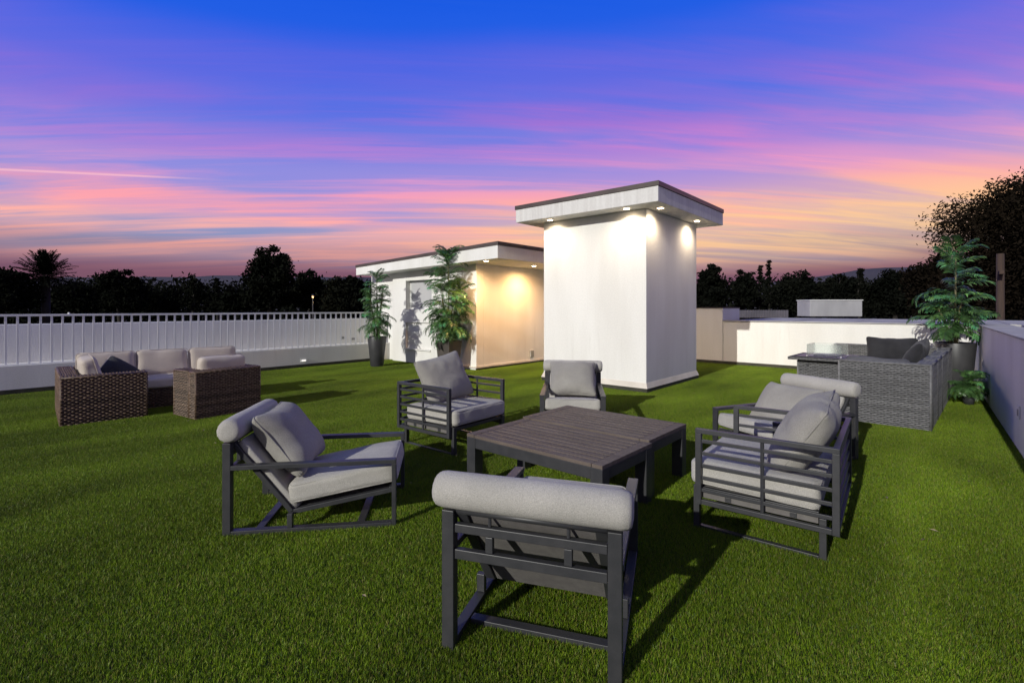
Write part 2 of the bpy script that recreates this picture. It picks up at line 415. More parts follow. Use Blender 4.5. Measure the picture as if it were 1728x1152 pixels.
def weave(mb, o, ex, ey, en, wdt, hgt, row=.024, stake=.052, amp=.0055, phase=0):
    """real woven strands over a panel: o corner, ex along the strands, ey across them, en outward"""
    o, ex, ey, en = Vector(o), Vector(ex), Vector(ey), Vector(en)
    nr = max(1, round(hgt / row)); rw = hgt / nr; ns = max(1, round(wdt / stake)); st = wdt / ns; per = 4
    for i in range(nr):
        y0 = i * rw; ph = math.pi * ((i + phase) % 2); vs_ = []; fs_ = []
        jit = random.uniform(-.0012, .0012)
        for k in range(ns * per + 1):
            x = k * st / per
            d = amp * math.sin(math.pi * x / st + ph) * 1.0 + amp
            jj = jit + random.uniform(-.0006, .0006)
            for yy, dn in ((.10, -.004), (.5, .003), (.90, -.004)):
                vs_.append(o + ex * x + ey * (y0 + yy * rw + jj) + en * (d + dn))
        for k in range(ns * per):
            for q in range(2):
                a = k * 3 + q
                fs_.append((a, a + 3, a + 4, a + 1))
        mb.add(vs_, fs_)
    return mb
def woven_part(name, mat, parent, panels, **k):
    mb = MB()
    for i, p in enumerate(panels): weave(mb, *p, phase=i, **k)
    o = mb.build(name, mat, parent, smooth=True); o['kind'] = 'stuff'
    return o

# ================================================================== SETTING
# ---- ground far below, hills
mb = MB(); S = 3000
mb.add([(-S, -S, -6), (S, -S, -6), (S, S, -6), (-S, S, -6)], [(0, 1, 2, 3)])
tag(mb.build('terrain', M['earth']), kind='structure')
def hill_ridge(name, D, prof, depth):
    mb = MB(); rows = []
    for px, py in prof:
        X = (px - 864) / 830 * D
        zt = CAM_H + (520 - py) / 830 * D
        a = cw(X, D); b = cw(X * (1 - depth / D), D - depth); c_ = cw(X * (1 + depth / D), D + depth)
        rows.append([(b[0], b[1], -6), ((a[0] + b[0]) / 2, (a[1] + b[1]) / 2, zt * .62), (a[0], a[1], zt), (c_[0], c_[1], -6)])
    vs_ = [p for r_ in rows for p in r_]; fs_ = []
    for i in range(len(rows) - 1):
        for q in range(3): fs_.append((i * 4 + q, (i + 1) * 4 + q, (i + 1) * 4 + q + 1, i * 4 + q + 1))
    mb.add(vs_, fs_)
    return tag(mb.build(name, M['hill'], smooth=True), kind='structure')
prof = []
for i in range(90):
    px = -900 + i * 42
    y = 474 - 8 * math.sin(px * .004) - 6 * mnoise.noise(Vector((px * .012, 2, 0))) - 3 * mnoise.noise(Vector((px * .04, 5, 0)))
    if px > 1250: y -= min(26, (px - 1250) * .10) 
    prof.append((px, y))
hill_ridge('hills', 1700, prof, 500)

# ---- the terrace: building body below, turf on top
mb = MB(); mb.box(-4, 17.5, -5.5, 12.2, -6.02, -.03)
tag(mb.build('building_deck', M['dark_wall']), kind='structure')
mb = MB(); mb.add([(-3, -.9, 0), (12.4, -.9, 0), (12.4, 11.2, 0), (-3, 11.2, 0)], [(0, 1, 2, 3)])
tag(mb.build('turf_base', M['thatch']), kind='structure')

# ---- turf blades: one patch of real blades, laid out over the terrace
def make_turf():
    rng = np.random.default_rng(3); nb = 18000; size = .5
    px = rng.uniform(-size / 2, size / 2, nb); py = rng.uniform(-size / 2, size / 2, nb)
    ln = rng.normal(.022, .0045, nb).clip(.010, .033); ang = rng.uniform(0, 2 * math.pi, nb); lean = np.abs(rng.normal(.45, .28, nb)).clip(0, 1.15)
    yaw = rng.uniform(0, 2 * math.pi, nb); wd = rng.uniform(.0014, .0026, nb)
    curl = rng.random(nb) < .22
    ln[curl] *= .55; lean[curl] += .5
    ca, sa = np.cos(ang), np.sin(ang); wx, wy = np.cos(yaw) * wd / 2, np.sin(yaw) * wd / 2
    h1 = ln * .55 * np.cos(lean * .5); o1 = ln * .55 * np.sin(lean * .5)
    h2 = h1 + ln * .45 * np.cos(lean * 1.35); o2 = o1 + ln * .45 * np.sin(lean * 1.35)
    v = np.empty((nb, 5, 3), np.float32)
    v[:, 0] = np.stack([px - wx, py - wy, np.zeros(nb)], 1); v[:, 1] = np.stack([px + wx, py + wy, np.zeros(nb)], 1)
    v[:, 2] = np.stack([px + ca * o1 + wx * .85, py + sa * o1 + wy * .85, h1], 1); v[:, 3] = np.stack([px + ca * o1 - wx * .85, py + sa * o1 - wy * .85, h1], 1)
    v[:, 4] = np.stack([px + ca * o2, py + sa * o2, h2], 1)
    b = np.arange(nb) * 5
    quads = np.stack([b, b + 1, b + 2, b + 3], 1); tris = np.stack([b + 3, b + 2, b + 4], 1)
    me = bpy.data.meshes.new('grass'); me.vertices.add(nb * 5); me.vertices.foreach_set('co', v.ravel())
    me.loops.add(nb * 7); me.polygons.add(nb * 2)
    lv = np.empty((nb, 7), np.int32); lv[:, :4] = quads; lv[:, 4:] = tris
    me.loops.foreach_set('vertex_index', lv.ravel())
    st = np.empty((nb, 2), np.int32); st[:, 0] = np.arange(nb) * 7; st[:, 1] = st[:, 0] + 4
    me.polygons.foreach_set('loop_start', st.ravel())
    me.materials.append(M['turf']); me.update(calc_edges=True); me.validate()
    o = obj('grass', me)
    ng = bpy.data.node_groups.new('lay_turf', 'GeometryNodeTree')
    ng.interface.new_socket('Geometry', in_out='INPUT', socket_type='NodeSocketGeometry')
    ng.interface.new_socket('Geometry', in_out='OUTPUT', socket_type='NodeSocketGeometry')
    gi = ng.nodes.new('NodeGroupInput'); go = ng.nodes.new('NodeGroupOutput')
    nx, ny = 26, 24
    gr = ng.nodes.new('GeometryNodeMeshGrid')
    gr.inputs['Size X'].default_value = (nx - 1) * .5; gr.inputs['Size Y'].default_value = (ny - 1) * .5
    gr.inputs['Vertices X'].default_value = nx; gr.inputs['Vertices Y'].default_value = ny
    ip = ng.nodes.new('GeometryNodeInstanceOnPoints')
    rv = ng.nodes.new('FunctionNodeRandomValue'); rv.data_type = 'INT'; rv.inputs[4].default_value = 0; rv.inputs[5].default_value = 3
    mu = ng.nodes.new('ShaderNodeMath'); mu.operation = 'MULTIPLY'; mu.inputs[1].default_value = math.pi / 2
    cx = ng.nodes.new('ShaderNodeCombineXYZ'); er = ng.nodes.new('FunctionNodeEulerToRotation')
    tg = ng.nodes.new('GeometryNodeTransform'); tg.inputs['Translation'].default_value = (-.45 + (nx - 1) * .25, -.55 + (ny - 1) * .25, 0)
    lk = ng.links
    lk.new(gr.outputs[0], tg.inputs[0]); lk.new(tg.outputs[0], ip.inputs['Points']); lk.new(gi.outputs[0], ip.inputs['Instance'])
    lk.new(rv.outputs[2], mu.inputs[0]); lk.new(mu.outputs[0], cx.inputs[2]); lk.new(cx.outputs[0], er.inputs[0]); lk.new(er.outputs[0], ip.inputs['Rotation'])
    lk.new(ip.outputs[0], go.inputs[0])
    md = o.modifiers.new('lay_turf', 'NODES'); md.node_group = ng
    tag(o, 'short green artificial turf covering the whole terrace floor', 'grass', kind='stuff')
make_turf()

# ---- a few dry leaf scraps caught in the pile
rng = np.random.default_rng(9); n_ = 70
lx = rng.uniform(1.2, 9.5, n_); ly = rng.uniform(-.3, 9.5, n_); mb = MB()
for q in range(n_):
    a = rng.uniform(0, 6.28); e = rng.uniform(.006, .016); h_ = .020 + rng.uniform(0, .006)
    ca, sa = math.cos(a), math.sin(a)
    mb.add([(lx[q] - ca * e * 1.7, ly[q] - sa * e * 1.7, h_), (lx[q] + sa * e * .6, ly[q] - ca * e * .6, h_ + .004), (lx[q] + ca * e * 1.7, ly[q] + sa * e * 1.7, h_ + .002), (lx[q] - sa * e * .6, ly[q] + ca * e * .6, h_ + .006)],
           [(0, 1, 2), (0, 2, 3)])
tag(mb.build('leaf_litter', material('dry_leaf', lin(.20, .14, .07), lin(.34, .29, .18), 3, .8, island=.4)), 'scattered dry leaf scraps lying on the turf', 'leaf litter', kind='stuff')

# ---- parapets
UB = 12.25
t = thing('parapet_wall', 'white stucco parapet wall at the back, behind the fire table', 'wall', (UB, 1.7, 0))
MB().box(0, .32, -2.2, 2.28, 0, 1.035).build('wall_body', M['stucco'], t, .006)
MB().box(-.03, .40, -2.2, 2.277, 1.038, 1.06).build('coping', M['roofskin'], t, .004)
MB().box(-.014, -.002, -2.1, 6.2, .002, .085).build('baseboard_shade', M['base_shade'], t)  # baseboard strip, the shadow at the wall foot built in as dark colour
t = thing('parapet_wall', 'taller white wall section between the tower and the back parapet', 'wall', (UB, 5.3, 0))
MB().box(0, 1.3, -1.31, 3.5, 0, 1.345).build('wall_body', M['stucco'], t, .006)
MB().box(-.02, 1.32, -1.32, 3.5, 1.348, 1.37).build('coping', M['coping'], t, .003)
RWA = R(1.25)
t = thing('parapet_wall', 'white stucco parapet wall along the right side, with a wide grey top', 'wall', (0, -.68, 0), RWA)
MB().box(-3.0, 12.4, -.30, 0, 0, 1.065).build('wall_body', M['stucco'], t, .006)
MB().box(-3.0, 12.4, -.36, .02, 1.068, 1.088).build('coping', M['roofskin'], t, .004)
mb = MB(); mb.box(12.66, 17.2, -5.3, 3.95, -.02, 1.052); mb.box(-3.0, 12.655, -5.3, -1.06, -.02, 1.052)
tag(mb.build('roof_slab', M['roofskin']), kind='structure')
for k in range(7):
    MB().box(12.7, 17.1, -4.6 + k * 1.2, -4.52 + k * 1.2, 1.053, 1.06).build('membrane_seam', M['roofskin'], bpy.data.objects['roof_slab'])
for k in range(12):
    MB().box(-2.2 + k * 1.2, -2.12 + k * 1.2, -5.2, -1.1, 1.053, 1.06).build('membrane_seam', M['roofskin'], bpy.data.objects['roof_slab'])

VL = 10.9
t = thing('parapet_wall', 'low white stucco bench wall carrying the railing on the left', 'wall', (3, VL, 0))
MB().box(-6, 4.6, 0, .58, 0, .455).build('wall_body', M['stucco'], t, .008)
MB().box(-6, 4.4, -.014, -.002, .002, .085).build('baseboard_shade', M['base_shade'], t)
t = thing('outer_wall', 'taller white stucco wall standing behind the railing balusters', 'wall', (3, VL + .585, 0))
MB().box(-6, 5.3, 0, .2, 0, 1.085).build('wall_body', M['stucco'], t, .008)
for uu, zz_ in ((3.55, .60), (3.85, .56)):
    MB().box(uu - .05, uu + .05, -.03, -.002, zz_ - .03, zz_ + .03).build('junction_box', M['greyplastic'], t, .004)

# railing: every baluster a part
t = thing('railing', 'white metal baluster railing along the low wall on the left', 'railing', (-1.6, VL + .08, .455))
RL = 9.0
MB().box(0, RL, -.022, .022, .765, .80).build('top_rail', M['rail'], t, .004)
MB().box(0, RL, -.030, .030, .003, .011).build('base_plate', M['rail'], t, .002)
bal = MB(); bal.box(-.0145, .0145, -.0145, .0145, .012, .764)
first = bal.build('baluster', M['rail'], t, .002)
nbal = int(RL / .132)
first.location.x = .05
for k in range(1, nbal):
    b = first.copy(); col.objects.link(b); b.location.x = .05 + k * .132
MB().tube([(2.9, 0, .80), (2.9, 0, .825)], .014, 10).build('rail_finial', M['rail'], t)

# ---- tower
T0, T1, V0, V1 = 7.29, 9.41, 3.55, 5.60
ZS = 2.936
t = thing('tower', 'square white stucco tower with overhanging flat roof and lit soffit', 'tower', (T0, V0, 0))
du, dv = T1 - T0, V1 - V0
def wallbox(x0, x1, y0, y1, z0, z1, n=1):
    return MB().box(x0, x1, y0, y1, z0, z1)
MB().box(0, du, 0, dv, .10, ZS).build('wall', M['stucco'], t, .008)
mb = MB()      # flared render foot
o_ = .035
mb.add([(-o_, -o_, .075), (du + o_, -o_, .075), (du + o_, dv + o_, .075), (-o_, dv + o_, .075), (-.004, -.004, .16), (du + .004, -.004, .16), (du + .004, dv + .004, .16), (-.004, dv + .004, .16)],
       [(0, 1, 5, 4), (1, 2, 6, 5), (2, 3, 7, 6), (3, 0, 4, 7), (0, 3, 2, 1), (4, 5, 6, 7)])
mb.build('skirting', M['cement'], t)
MB().box(-.028, du + .028, -.028, dv + .028, 0, .0745).build('baseboard_shade', M['base_shade'], t)
OV = .37
rf = MB().box(-OV, du + OV, -OV, dv + OV, ZS + .003, ZS + .235).build('roof', M['fascia'], t, .006)
MB().box(-OV - .014, du + OV + .014, -OV - .014, dv + OV + .014, ZS + .237, ZS + .31).build('coping', M['coping'], rf, .004)
def downlight(parent, x, y, zc_, power, colr, spread=164, blend=1.0):
    rg = MB(); rg.lathe([(.050, zc_ - .005), (.058, zc_ - .003), (.058, zc_ - .0005)], 20)
    tr = rg.build('downlight', M['plastic'], parent, smooth=False); tr.location = (x, y, 0)
    ln_ = MB(); ln_.lathe([(.001, zc_ - .008), (.046, zc_ - .0075), (.046, zc_ - .0055)], 20)
    ln_.build('lens', M['lamp_warm'], tr)
    ld = bpy.data.lights.new('downlight_lamp', 'SPOT'); ld.energy = power; ld.color = colr; ld.spot_size = R(spread); ld.spot_blend = blend; ld.shadow_soft_size = .035
    lo = bpy.data.objects.new('downlight_lamp', ld); lo.location = (0, 0, zc_ - .045); col.objects.link(lo); lo.parent = tr
WARM = (1, .80, .55)
for x, y in ((7.11, 5.32), (7.11, 3.80), (7.42, 3.37), (8.95, 3.37), (9.60, 3.75), (9.60, 5.3)):
    downlight(t, x - T0, y - V0, ZS + .003, 36 if x < 9.2 else 120, WARM)

# ---- stair house
HU, HV0, HV1 = 7.48, 7.58, 11.75
t = thing('stair_house', 'low white stair house with pitched brown edged roof behind the tower', 'building', (HU, HV0, 0))
HL = HV1 - HV0; HD = 4.4
# front leaf with the openings: window recess and low panel recess
zt = 2.33
fb = MB()
ws0, ws1, wz0, wz1 = 1.50, 2.50, 1.33, 2.03      # window
ps0, ps1, pz0, pz1 = 1.50, 2.50, .36, 1.0       # low panel
E1 = 3.05                                        # where the projecting leaf ends
fb.box(0, .22, 0, ws0, .0, zt)
fb.box(0, .22, ws1, E1, .0, zt)
fb.box(0, .22, ws0 + .0, ws1, 0, pz0)
fb.box(0, .22, ws0, ws1, pz1, wz0)
fb.box(0, .22, ws0, ws1, wz1, zt)
fb.build('wall', M['stucco'], t, .005)
MB().box(.14, .215, ws0 + .002, ws1 - .002, wz0 + .002, wz1 - .002).build('window', M['plastic'], t)
MB().box(.13, .139, ws0 + .05, ws1 - .05, wz0 + .05, wz1 - .05).build('pane', material('dim_pane', lin(.5, .5, .5), lin(.46, .46, .47), 2, .25), bpy.data.objects['window'])
MB().box(.05, .215, ps0 + .002, ps1 - .002, pz0 + .002, pz1 - .002).build('panel', M['stucco'], t)
MB().box(-.04, .048, ps0 + .02, ps1 - .02, pz0 - .03, pz0 - .002).build('sill', M['stucco'], t, .006)
MB().box(.2205, HD, 0, HL, 0, zt - .002).build('wall', M['stucco'], t, .006)
MB().box(.1, .22, E1 + .001, HL, 0, zt - .004).build('wall', M['stucco'], t, .006)
MB().box(-.012, HD, -.030, -.003, .055, .09).build('skirting', M['cement'], t)
MB().box(-.034, -.003, -.030, 1.2, .055, .09).build('skirting', M['cement'], t)
MB().box(-.02, HD, -.018, -.0035, 0, .054).build('baseboard_shade', M['base_shade'], t)
# roof, falling gently away towards the railing
ox, oy0, oy1 = -.40, -1.0, 4.12
def sloped(z0a, z0b, z1a, z1b, e=0.0):
    x0, x1, y0, y1 = ox - e, HD, oy0 - e, oy1 + e
    mb = MB()
    mb.add([(x0, y0, z0a), (x1, y0, z0a), (x1, y1, z0b), (x0, y1, z0b), (x0, y0, z1a), (x1, y0, z1a), (x1, y1, z1b), (x0, y1, z1b)],
           [(0, 3, 2, 1), (4, 5, 6, 7), (0, 1, 5, 4), (1, 2, 6, 5), (2, 3, 7, 6), (3, 0, 4, 7)])
    return mb
rf = sloped(2.333, 2.225, 2.590, 2.420).build('roof', M['stucco'], t, .006)
sloped(2.593, 2.423, 2.668, 2.492, .014).build('coping', M['coping'], rf, .004)
for x, y in ((7.25, 7.06), (8.83, 7.07)):
    downlight(t, x - HU, y - HV0, 2.333 - (y - HV0 - oy0) / 5.12 * .108, 150, (1, .56, .22), 174)
ob = MB(); ob.box(9.30 - HU, 9.42 - HU, -.045, -.002, .16, .32)
ob.build('outlet_box', M['greyplastic'], t, .006)

# ---- step lights and plates on the walls
def wall_plate(label, loc, rz, w_, h_, lit=True, cat='wall light', name='step_light'):
    o = thing(name, label, cat, loc, rz)
    MB().box(-.012, 0, -w_ / 2, w_ / 2, -h_ / 2, h_ / 2).build('plate', M['plastic'], o, .004)
    MB().box(-.016, -.0125, -w_ * .36, w_ * .36, -h_ * .28, h_ * .22).build('lens', M['lamp_step'] if lit else M['greyplastic'], o, .002)
    return o
wall_plate('small white step light on the back parapet wall beside the fire table', (UB - .001, 1.19, .53), 0, .145, .085)
wall_plate('small white step light low on the bench wall under the railing', (5.27, VL - .001, .17), R(90), .14, .08)
def rwall(u): return (-.68 + u * math.tan(RWA))
wall_plate('grey faced outlet plate on the right wall in the foreground', (6.55, rwall(6.55) + .001, .385), R(-90) + RWA, .085, .125, False, 'outlet', 'outlet_plate')
wall_plate('small grey switch plate on the right wall above the outlet box', (10.2, rwall(10.2) + .001, .52), R(-90) + RWA, .07, .11, False, 'switch', 'switch_plate')
o = thing('outlet_box', 'grey weatherproof outlet box low on the right wall beside the fallen fronds', 'outlet box', (9.7, rwall(9.7) + .002, .25), RWA)
MB().box(-.09, .09, 0, .07, -.08, .08).build('body', M['greyplastic'], o, .008)
MB().box(-.075, .075, .071, .082, -.065, .065).build('lid', M['plastic'], o, .006)

# ---- roof plant beyond the back wall
px0 = cw(9.45, 15.6)
o = thing('air_conditioner', 'plain grey metal air conditioning box on the neighbouring flat roof', 'air conditioner', (px0[0], px0[1], 1.06), math.atan2(RT[1], RT[0]))
MB().box(0, 1.66, 0, .7, .03, .53).build('cabinet', M['acmetal'], o, .01)
MB().box(-.02, 1.68, -.02, .72, .533, .56).build('lid', M['plastic'], o, .004)
for xx in (.1, 1.46): MB().box(xx, xx + .1, .05, .65, .0, .029).build('foot', M['metal'], o)
px0 = cw(6.95, 15.2)
o = thing('corrugated_screen', 'low dark corrugated metal screen behind the taller wall', 'screen', (px0[0], px0[1], 1.06), math.atan2(RT[1], RT[0]))
MB().box(0, 1.6, .02, .06, .0, .23).build('backing_sheet', M['screen'], o)
for k in range(20):
    MB().box(k * .08 + .01, k * .08 + .05, 0, .02, .0, .235).build('rib', M['screen'], o)

# ================================================================== FURNITURE
def lounger(label, loc, rz, roll_len=.74, pil=(.285, 0, .500), pil_tilt=0.0, seed=0):
    t = thing('lounge_chair', label, 'chair', (loc[0], loc[1], .0), rz, 'low metal framed lounge chairs with a roll headrest')
    me = M['metal']; Wd = .35; bv = .0025
    for s_ in (-1, 1):
        y0, y1 = sorted((s_ * Wd, s_ * (Wd - .05)))
        MB().box(0, .045, y0, y1, 0, .552).build('leg', me, t, bv)
        MB().box(.975, 1.0, y0, y1, 0, .392).build('leg', me, t, bv)
        MB().box(.36, .39, y0 + .006, y1 - .006, .034, .115).build('leg', me, t, bv)
        MB().box(.046, 1.0, y0 - .002, y1 + .002, .393, .419).build('armrest', me, t, bv)
        MB().box(.046, .974, y0 + .002, y1 - .002, .004, .033).build('runner', me, t, bv)
        yc = s_ * (Wd - .075)
        MB().bar((.032, yc, .545), (.372, yc, .112), .028, .045, (0, 1, 0)).build('back_rail', me, t, bv)
        MB().bar((.378, yc, .108), (.972, yc, .213), .028, .038, (0, 1, 0)).build('seat_rail', me, t, bv)
    yi = Wd - .052
    for x in (.17, .76): MB().box(x, x + .045, -yi, yi, .006, .030).build('cross_bar', me, t, bv)
    MB().box(.008, .036, -yi, yi, .466, .500).build('rail', me, t, bv)
    MB().box(.008, .036, -yi, yi, .362, .400).build('rail', me, t, bv)
    for y in (-.155, .155):
        MB().box(.010, .034, y - .015, y + .015, .402, .464).build('divider', me, t, bv)
        MB().tube([(.022, y, .502), (.022, y, .535)], .007, 8).build('pin', me, t)
    MB().tube([(.03, -yi, .545), (.03, yi, .545)], .013, 10).build('top_tube', me, t, smooth=True)
    MB().box(.955, .972, -yi, yi, .20, .235).build('front_rail', me, t, bv)
    # sling
    a, b = Vector((.045, 0, .53)), Vector((.375, 0, .105))
    MB().bar(a, b, .50, .006, (.79, 0, .61)).build('sling', M['sling'], t)
    MB().bar((.385, 0, .112), (.955, 0, .210), .50, .006, (-.17, 0, .98)).build('sling', M['sling'], t)
    ab = math.atan2(a.x - b.x, a.z - b.z)            # lean of the back (negative = backwards)
    nrm = Vector((.79, 0, .61)).normalized()
    # back pad, seat cushion, pillow, bolster
    mid = (a + b) / 2 + nrm * .032
    # cushions lie in local x-y with z the thickness
    back_m = Matrix((Vector((b - a)).normalized(), Vector((0, -1, 0)), nrm * -1)).transposed()
    fx = (a - b).normalized(); back_m = Matrix((fx, Vector((0, 1, 0)), fx.cross(Vector((0, 1, 0))))).transposed()
    if back_m.col[2].dot(nrm) < 0: back_m = Matrix((fx, Vector((0, -1, 0)), fx.cross(Vector((0, -1, 0))))).transposed()
    cushion('back_pad', M['fabric'], t, mid, back_m, sx=.54, sy=.56, sz=.05, r=.02, puff=.006, n=10, seed=seed)
    sl = math.atan2(.098, .57)
    sc_o = cushion('seat_cushion', M['fabric'], t, (.675, 0, .268), RY(-sl), sx=.655, sy=.60, sz=.125, r=.035, puff=.012, n=22, wr=.004, seed=seed + 1)
    for z_ in (-.050, .050): piping('piping', M['fabric'], sc_o, .655, .60, z_, .0042, .038, .008)
    if pil:
        lean = R(-38) + pil_tilt
        fx2 = Vector((math.sin(lean), 0, math.cos(lean))); ny = Vector((0, 1, 0)); nz = fx2.cross(ny)
        if nz.x < 0: ny = -ny; nz = fx2.cross(ny)
        po = cushion('pillow', M['pillow'], t, pil, Matrix((fx2, ny, nz)).transposed(), sx=.47, sy=.56, sz=.21, r=.045, pillow=True, puff=.012, pinch=.02, n=26, wr=.008, seed=seed + 2)
        piping('piping', M['pillow'], po, .47, .56, 0, .005, .03, .001, .02)
    # bolster with gathered ends
    mb = MB(); prof = [(.004, 0), (.032, .002), (.054, .006), (.065, .018), (.0705, .045)] ; h = roll_len
    pr = prof + [(.0715, h * .3), (.0705, h * .5), (.0715, h * .7)] + [(r_, h - z_) for r_, z_ in reversed(prof)]
    mb.lathe(pr, 36)
    vv = []
    for k, p in enumerate(mb.v):
        r_ = math.hypot(p[0], p[1]); an = math.atan2(p[1], p[0]); e = min(p[2], h - p[2])
        q = 1 + (.025 * math.sin(an * 14) if e < .03 and r_ > .03 else 0)
        nz_ = mnoise.noise(Vector((p[0] * 9, p[1] * 9, p[2] * 6 + seed * 5))) * .003
        vv.append((p[0] * q + nz_, p[1] * q + nz_, p[2]))
    mb.v = vv
    bo = mb.build('bolster', M['fabric'], t, smooth=True)
    bo.matrix_local = Matrix.Translation((.035, -h / 2, .624)) @ RX(R(-90)).to_4x4()
    return t
def facing(X, D):  # heading of a camera-frame direction
    a = cw(X, D); return math.atan2(a[1], a[0])
lounger('nearest lounge chair, seen from behind at the centre of the foreground', cw(.055, 1.845), facing(math.sin(R(17.5)), math.cos(R(17.5))), seed=1, pil=None, roll_len=.78)
lounger('lounge chair on the left, side on, beside the brown wicker seats', cw(-1.755, 3.24), facing(math.sin(R(82)), math.cos(R(82))), seed=2)
lounger('lounge chair in front of the tower, facing the tables', cw(.77, 6.24), facing(-.12, -.96), roll_len=.74, seed=3)
lounger('lounge chair tucked behind the slatted armchair, in front of the grey wicker sofa', cw(2.95, 4.70), facing(-.92, -.38), seed=4, pil=(.40, -.07, .435), pil_tilt=R(-4))

def club(label, loc, rz, W, pil, seed=0):
    t = thing('slatted_armchair', label, 'armchair', (loc[0], loc[1], 0), rz, 'square slatted metal armchairs')
    me = M['metal']; Dp = .735; bv = .002; hw = W / 2
    zs = [.546 - .074 * k for k in range(5)]
    for s_ in (-1, 1):
        y0, y1 = sorted((s_ * hw, s_ * (hw - .032)))
        MB().box(Dp - .034, Dp, y0, y1, .165, .592).build('post', me, t, bv)
        MB().box(0, .034, y0, y1, .165, .592).build('post', me, t, bv)
        MB().box(0, Dp, y0 - .001, y1 + .001, .593, .620).build('armrest', me, t, bv)
        MB().box(.035, Dp - .035, y0 + .002, y1 - .002, .166, .194).build('bottom_rail', me, t, bv)
        for z_ in zs:
            MB().box(.0345, Dp - .0345, y0 + .009, y1 - .009, z_ - .010, z_ + .010).build('slat', me, t, .0015)
        MB().tube([(Dp * .5, s_ * (hw - .016), .195), (Dp * .5, s_ * (hw - .016), .592)], .0105, 8).build('rod', me, t)
        yl0, yl1 = sorted((s_ * (hw - .040), s_ * (hw - .078)))
        MB().box(Dp - .012, Dp + .022, yl0, yl1, 0, .262).build('leg', me, t, bv)
        MB().box(.062, .096, yl0, yl1, 0, .225).build('leg', me, t, bv)
        MB().box(.097, Dp - .013, yl0 + .002, yl1 - .002, .003, .022).build('runner', me, t, bv)
        MB().box(.097, Dp - .013, yl0 + .003, yl1 - .003, .226, .258).build('seat_rail', me, t, bv)
        for xb in (.20, .54):
            MB().box(xb, xb + .035, yl0 + .004, yl1 - .004, .1965, .2255).build('block', me, t, bv)
        MB().box(.10, Dp - .02, yl0 + .008, yl1 - .008, .1945, .2255).build('side_sheet', M['sling'], t)
    yi = hw - .0335
    MB().box(.002, .032, -yi, yi, .592, .618).build('top_rail', me, t, bv)
    MB().box(.002, .032, -yi, yi, .166, .193).build('bottom_rail', me, t, bv)
    for z_ in zs: MB().box(.009, .025, -yi, yi, z_ - .010, z_ + .010).build('slat', me, t, .0015)
    MB().box(Dp - .012, Dp + .018, -hw + .08, hw - .08, .225, .255).build('front_rail', me, t, bv)
    MB().box(.10, Dp - .02, -hw + .08, hw - .08, .246, .258).build('seat_deck', M['sling'], t)
    sc_o = cushion('seat_cushion', M['fabric'], t, (.435, 0, .335), RY(R(-1.5)), sx=.69, sy=W - .075, sz=.145, r=.035, puff=.010, n=22, wr=.004, seed=seed)
    for z_ in (-.060, .060): piping('piping', M['fabric'], sc_o, .69, W - .075, z_, .0042, .038, .008)
    lean, yaw_, roll_, c_, dims = pil
    fx2 = Vector((math.sin(lean), 0, math.cos(lean))); ny = Vector((0, 1, 0)); nz = fx2.cross(ny)
    if nz.x < 0: ny = -ny; nz = fx2.cross(ny)
    m_ = RZ(yaw_) @ Matrix((fx2, ny, nz)).transposed() @ RZ(roll_)
    po = cushion('back_pillow', M['pillow'], t, c_, m_, sx=dims[0], sy=dims[1], sz=dims[2], r=.05, pillow=True, puff=.018, pinch=.02, n=28, wr=.010, seed=seed + 3)
    piping('piping', M['pillow'], po, dims[0], dims[1], 0, .005, .03, .001, .02)
    return t
# near right armchair faces +y, left one faces -y
club('slatted armchair on the right with white seat and a pillow slumped against its back', (3.50, .43, 0), R(90 + 3.5), .94,
     (R(-32), R(4), R(-6), (.21, .05, .585), (.53, .60, .22)), seed=11)
club('slatted armchair beside the tables with a pillow propped diagonally on its seat', (3.335, 4.12, 0), R(-90 + 3), .80,
     (R(-24), R(-6), R(9), (.235, .03, .625), (.50, .60, .20)), seed=15)

# ---- coffee tables
def table(label, x0, x1, y0, y1, z=.42):
    t = thing('coffee_table', label, 'table', ((x0 + x1) / 2, (y0 + y1) / 2, 0), 0, 'low slat topped coffee tables')
    a, b = (x1 - x0) / 2, (y1 - y0) / 2; lg = .085; bv = .003
    for sx in (-1, 1):
        for sy in (-1, 1):
            xs = sorted((sx * a, sx * (a - lg))); ys = sorted((sy * b, sy * (b - lg)))
            MB().box(xs[0], xs[1], ys[0], ys[1], 0, z - .024).build('leg', M['metal'], t, bv)
    for sx in (-1, 1):
        xs = sorted((sx * (a - .002), sx * (a - .03))); MB().box(xs[0], xs[1], -b + lg + .001, b - lg - .001, z - .098, z - .0245).build('apron', M['metal'], t, bv)
    for sy in (-1, 1):
        ys = sorted((sy * (b - .002), sy * (b - .03))); MB().box(-a + lg + .001, a - lg - .001, ys[0], ys[1], z - .098, z - .0245).build('apron', M['metal'], t, bv)
    rim = .075
    for sy in (-1, 1):
        ys = sorted((sy * b, sy * (b - rim))); MB().box(-a, a, ys[0], ys[1], z - .0235, z).build('rim_board', M['top'], t, .002)
    n = 9; pitch = (2 * a) / n
    sh = None
    for k in range(n):
        xa = -a + k * pitch + (.0065 if k else 0); xb = -a + (k + 1) * pitch - (.0065 if k < n - 1 else 0)
        MB().box(xa, xb, -b + rim + .004, b - rim - .004, z - .0235, z - .0008).build('slat', M['top'], t, .002)
    return t
table('nearer of the two low slat topped tables, next to the front lounge chair', 2.555, 3.218, 1.525, 2.69, .412)
table('farther of the two low slat topped tables, next to the tower side lounge chair', 3.240, 3.905, 1.555, 2.715)

